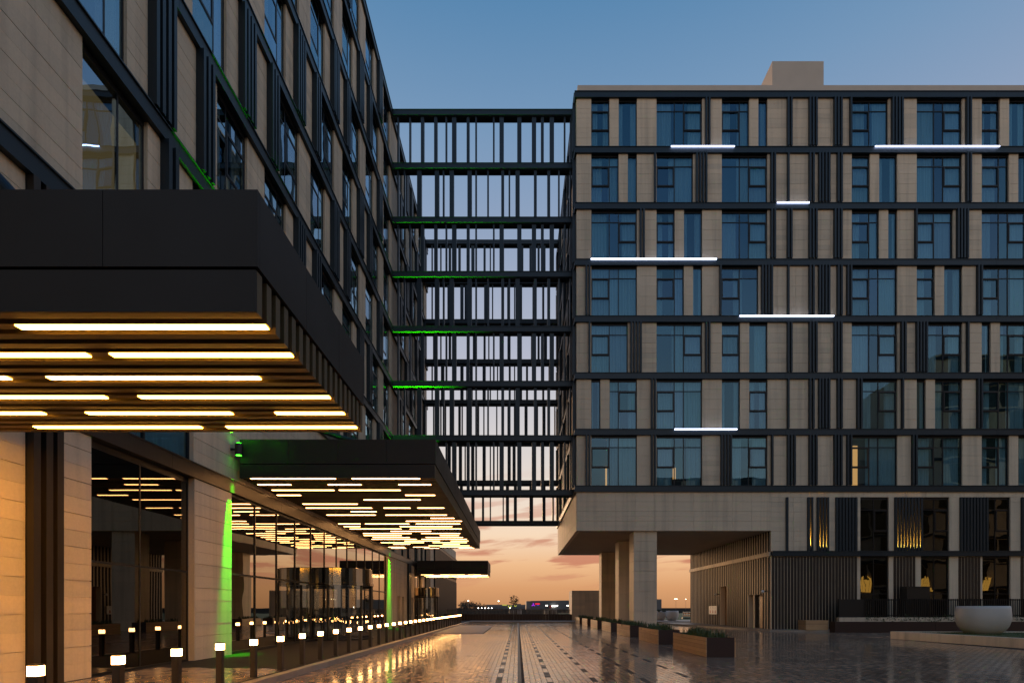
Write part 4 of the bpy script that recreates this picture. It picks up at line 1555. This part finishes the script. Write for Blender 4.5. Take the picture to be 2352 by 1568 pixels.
def tree(x, y, z, h, crown_r, lab, n, seed, leaf, trunk_r=0.03, crown_lo=0.4, group=None, mat_='leaf', flat_=1.0):
    t_ = thing('tree', lab, 'tree', (x, y, z), group)
    r = np.random.RandomState(seed)
    bm = rod((0, 0, 0), (0, 0, h * 0.8), trunk_r, 8)
    for v_ in bm.verts:
        k = 1 - 0.6 * v_.co.z / (h * 0.8)
        v_.co.x *= k
        v_.co.y *= k
    tips = []
    for i in range(11):
        a = i * 2.4 + r.uniform(-0.3, 0.3)
        z0 = h * r.uniform(crown_lo * 0.9, 0.72)
        q = (crown_r * r.uniform(0.55, 1.0) * math.cos(a), crown_r * r.uniform(0.55, 1.0) * math.sin(a) * flat_, min(h, z0 + h * r.uniform(0.10, 0.30)))
        b2 = rod((0, 0, z0), q, trunk_r * 0.4, 6)
        me = bpy.data.meshes.new('tmp')
        b2.to_mesh(me)
        b2.free()
        bm.from_mesh(me)
        bpy.data.meshes.remove(me)
        tips += [Vector(q), (Vector(q) * 0.7 + Vector((0, 0, z0)) * 0.3)]
    tips.append(Vector((0, 0, h * 0.95)))
    bm_object('trunk', bm, M['bark'], t_)
    vs, fs = [], []
    for i in range(n):
        c_ = tips[r.randint(len(tips))] + Vector(r.normal(0, crown_r * 0.17, 3))
        d_ = Vector(r.normal(0, 1, 3))
        d_.normalize()
        w_ = d_.cross(Vector(r.normal(0, 1, 3)))
        w_.normalize()
        s = leaf * r.uniform(0.6, 1.3)
        b0 = len(vs)
        vs += [tuple(c_ - d_ * s), tuple(c_ + w_ * s * 0.4), tuple(c_ + d_ * s), tuple(c_ - w_ * s * 0.4)]
        fs.append((b0, b0 + 1, b0 + 2, b0 + 3))
    link(bpy.data.objects.new('crown', quads_mesh('crown', vs, fs, M[mat_])), t_)
    return t_


tree(-0.40, 60.6, 1.06, 1.62, 0.52, 'young sparse tree silhouetted against the sunset at the far end', 260, 5, 0.085, 0.028, 0.35)
for i, (x, y, h, cr, lab) in enumerate(((-36, 420, 4.6, 6, 'leftmost dark distant tree clump on the horizon'), (-42, 470, 6.0, 6.5, 'tallest dark distant tree on the horizon beside the building corner'), (-30, 460, 4.0, 5, 'low dark distant tree left of the grey shed'))):
    tree(x, y, -0.1, h, cr, lab, 700, 60 + i, 0.55, 0.2, 0.25, 'dark trees on the horizon', 'far_leaf')

# distant sheds with lit signs
sh = thing('long_shed', 'long grey distant shed with yellow lit signs behind the young tree', 'shed', (-13, 700, -0.06))
mesh_part('wall', [(-38, 12, 700, 740, -0.05, 5.3), (-3, 4, 701, 740, 5.3, 6.3)], M['shed'], sh)
mesh_part('lower_wall', [(-33, 12, 699.4, 699.99, -0.05, 3.2)], M['shed2'], sh)
for k in range(4):
    piece(sh, 'sign_letter', (-18.5 + 1.35 * k, -17.5 + 1.35 * k, 699.2, 699.39, 4.4, 5.1), M['sign_yellow'])


def arc(cx, cy, cz, r0, r1, a0, a1, m, parent, name):
    vs, fs = [], []
    k = 16
    for dy_ in (0, 0.3):
        for i in range(k + 1):
            a = math.radians(a0 + (a1 - a0) * i / k)
            for rr in (r0, r1):
                vs.append((cx + rr * math.cos(a), cy + dy_, cz + rr * math.sin(a)))
    for i in range(k):
        fs.append((2 * i, 2 * i + 1, 2 * i + 3, 2 * i + 2))
        b = 2 * (k + 1)
        fs.append((b + 2 * i, b + 2 * i + 2, b + 2 * i + 3, b + 2 * i + 1))
    o = link(bpy.data.objects.new(name, quads_mesh(name, vs, fs, m)), parent)
    o.location = -Vector(parent.location)


arc(-9.6, 698.9, 3.4, 1.3, 1.9, 150, 400, M['sign_yellow'], sh, 'sign_ring')
arc(-2.8, 698.9, 4.6, 1.0, 1.5, 190, 350, M['sign_yellow'], sh, 'sign_smile')
big = thing('large_shed', 'large blue grey distant shed with red and purple lit sign', 'shed', (60, 500, -0.06))
mesh_part('wall', [(11.3, 125, 500, 560, -0.05, 7.5)], M['shed2'], big)
mesh_part('corner_panel', [(7.5, 11.29, 500.5, 560, -0.05, 7.3)], M['shed'], big)
bm = bmesh.new()
for p_ in (bm.verts.new((11.3, 500, 7.51)), bm.verts.new((125, 500, 7.51)), bm.verts.new((125, 500, 8.9))):
    pass
bm.faces.new(bm.verts[:])
ex = bmesh.ops.extrude_face_region(bm, geom=bm.faces[:])
bmesh.ops.translate(bm, verts=[g_ for g_ in ex['geom'] if isinstance(g_, bmesh.types.BMVert)], vec=(0, 40, 0))
bmesh.ops.recalc_face_normals(bm, faces=bm.faces)
o = bm_object('roof', bm, M['shed'], big)
o.location = -Vector(big.location)
for k in range(3):
    a = math.radians(90 + 120 * k)
    bm = rod((13.6, 499.5, 4.0), (13.6 + 1.6 * math.cos(a), 499.5, 4.0 + 1.6 * math.sin(a)), 0.32, 8)
    o = bm_object('sign_petal', bm, M['sign_purple'], big)
    o.location = -Vector(big.location)
for k in range(6):
    piece(big, 'sign_letter', (15.3 + 0.66 * k, 15.82 + 0.66 * k, 499.3, 499.6, 4.35, 5.4), M['sign_red'])
piece(big, 'sign_strip', (16.8, 18.6, 499.3, 499.6, 3.45, 3.95), M['sign_blue'])
piece(big, 'lit_canopy', (29.6, 33.0, 498.4, 499.5, 2.6, 3.2), M['spark_white'])
piece(big, 'banner', (27.4, 29.2, 498.6, 499.4, 1.2, 3.4), M['red'])


def pole(x, y, h, heads, lab, m='spark', rad=0.30):
    t_ = thing('street_lamp', lab, 'street lamp', (x, y, -0.06), 'distant street lamps')
    bm_object('pole', rod((0, 0, 0), (0, 0, h), 0.07, 8), M['fence'], t_)
    for k in range(heads):
        xx = (k - (heads - 1) / 2) * rad * 3.4
        bm_object('lamp', lathe([(0, -rad), (rad * .7, -rad * .7), (rad, 0), (rad * .7, rad * .7), (0, rad)], 12), M[m], t_, (xx, 0, h + rad * 0.9))
        if heads > 1:
            bm_object('arm', rod((0, 0, h), (xx, 0, h + 0.05), 0.05, 6), M['fence'], t_)


pole(-24.0, 280, 4.6, 1, 'tall lamp post standing left of the long shed')
pole(-9.6, 290, 4.6, 1, 'lamp post behind the left part of the long shed roof')
pole(99, 360, 6.7, 2, 'double headed lamp post seen through the passage')
pole(111, 380, 7.0, 1, 'single lamp post right of the double one beyond the passage', rad=0.26)
for i, (x, lab) in enumerate(((17.1, 'twin floodlights beside the red sign'), (25.9, 'twin floodlights right of the red banner'), (33.0, 'twin floodlights beside the stone block'))):
    pole(x * 1.0, 380 - (i == 0) * 40, 2.75 if i else 2.6, 2, lab, 'spark_white', 0.24)
for i in range(5):
    pole(-20.5 + 1.75 * i, 300, 1.15, 1, ('leftmost', 'second from left', 'middle', 'fourth from left', 'rightmost')[i] + ' of five small white lamps low before the long shed', 'spark_white', 0.22)
pole(-3.9, 300, 1.2, 1, 'single small white lamp right of the young tree', 'spark_white', 0.24)
pole(70.0, 300, 1.5, 1, 'white floodlight beside the large shed end, beyond the columns', 'spark_white', 0.34)
# striped barrier beyond the passage
t_ = thing('road_barrier', 'orange and white striped road barrier beyond the passage', 'barrier', (21.0, 70, 0.115))
for k in range(5):
    x = 20.1 + 0.19 * k
    for j, mm in enumerate(('white', 'orange', 'white', 'orange')):
        piece(t_, 'barrier_stripe', (x, x + 0.13, 69.9, 69.98, 0.82 - 0.14 * j, 0.955 - 0.14 * j), M[mm])
piece(t_, 'barrier_base', (20.0, 21.1, 69.8, 70.1, 0.12, 0.26), M['black'])

flush_pieces()
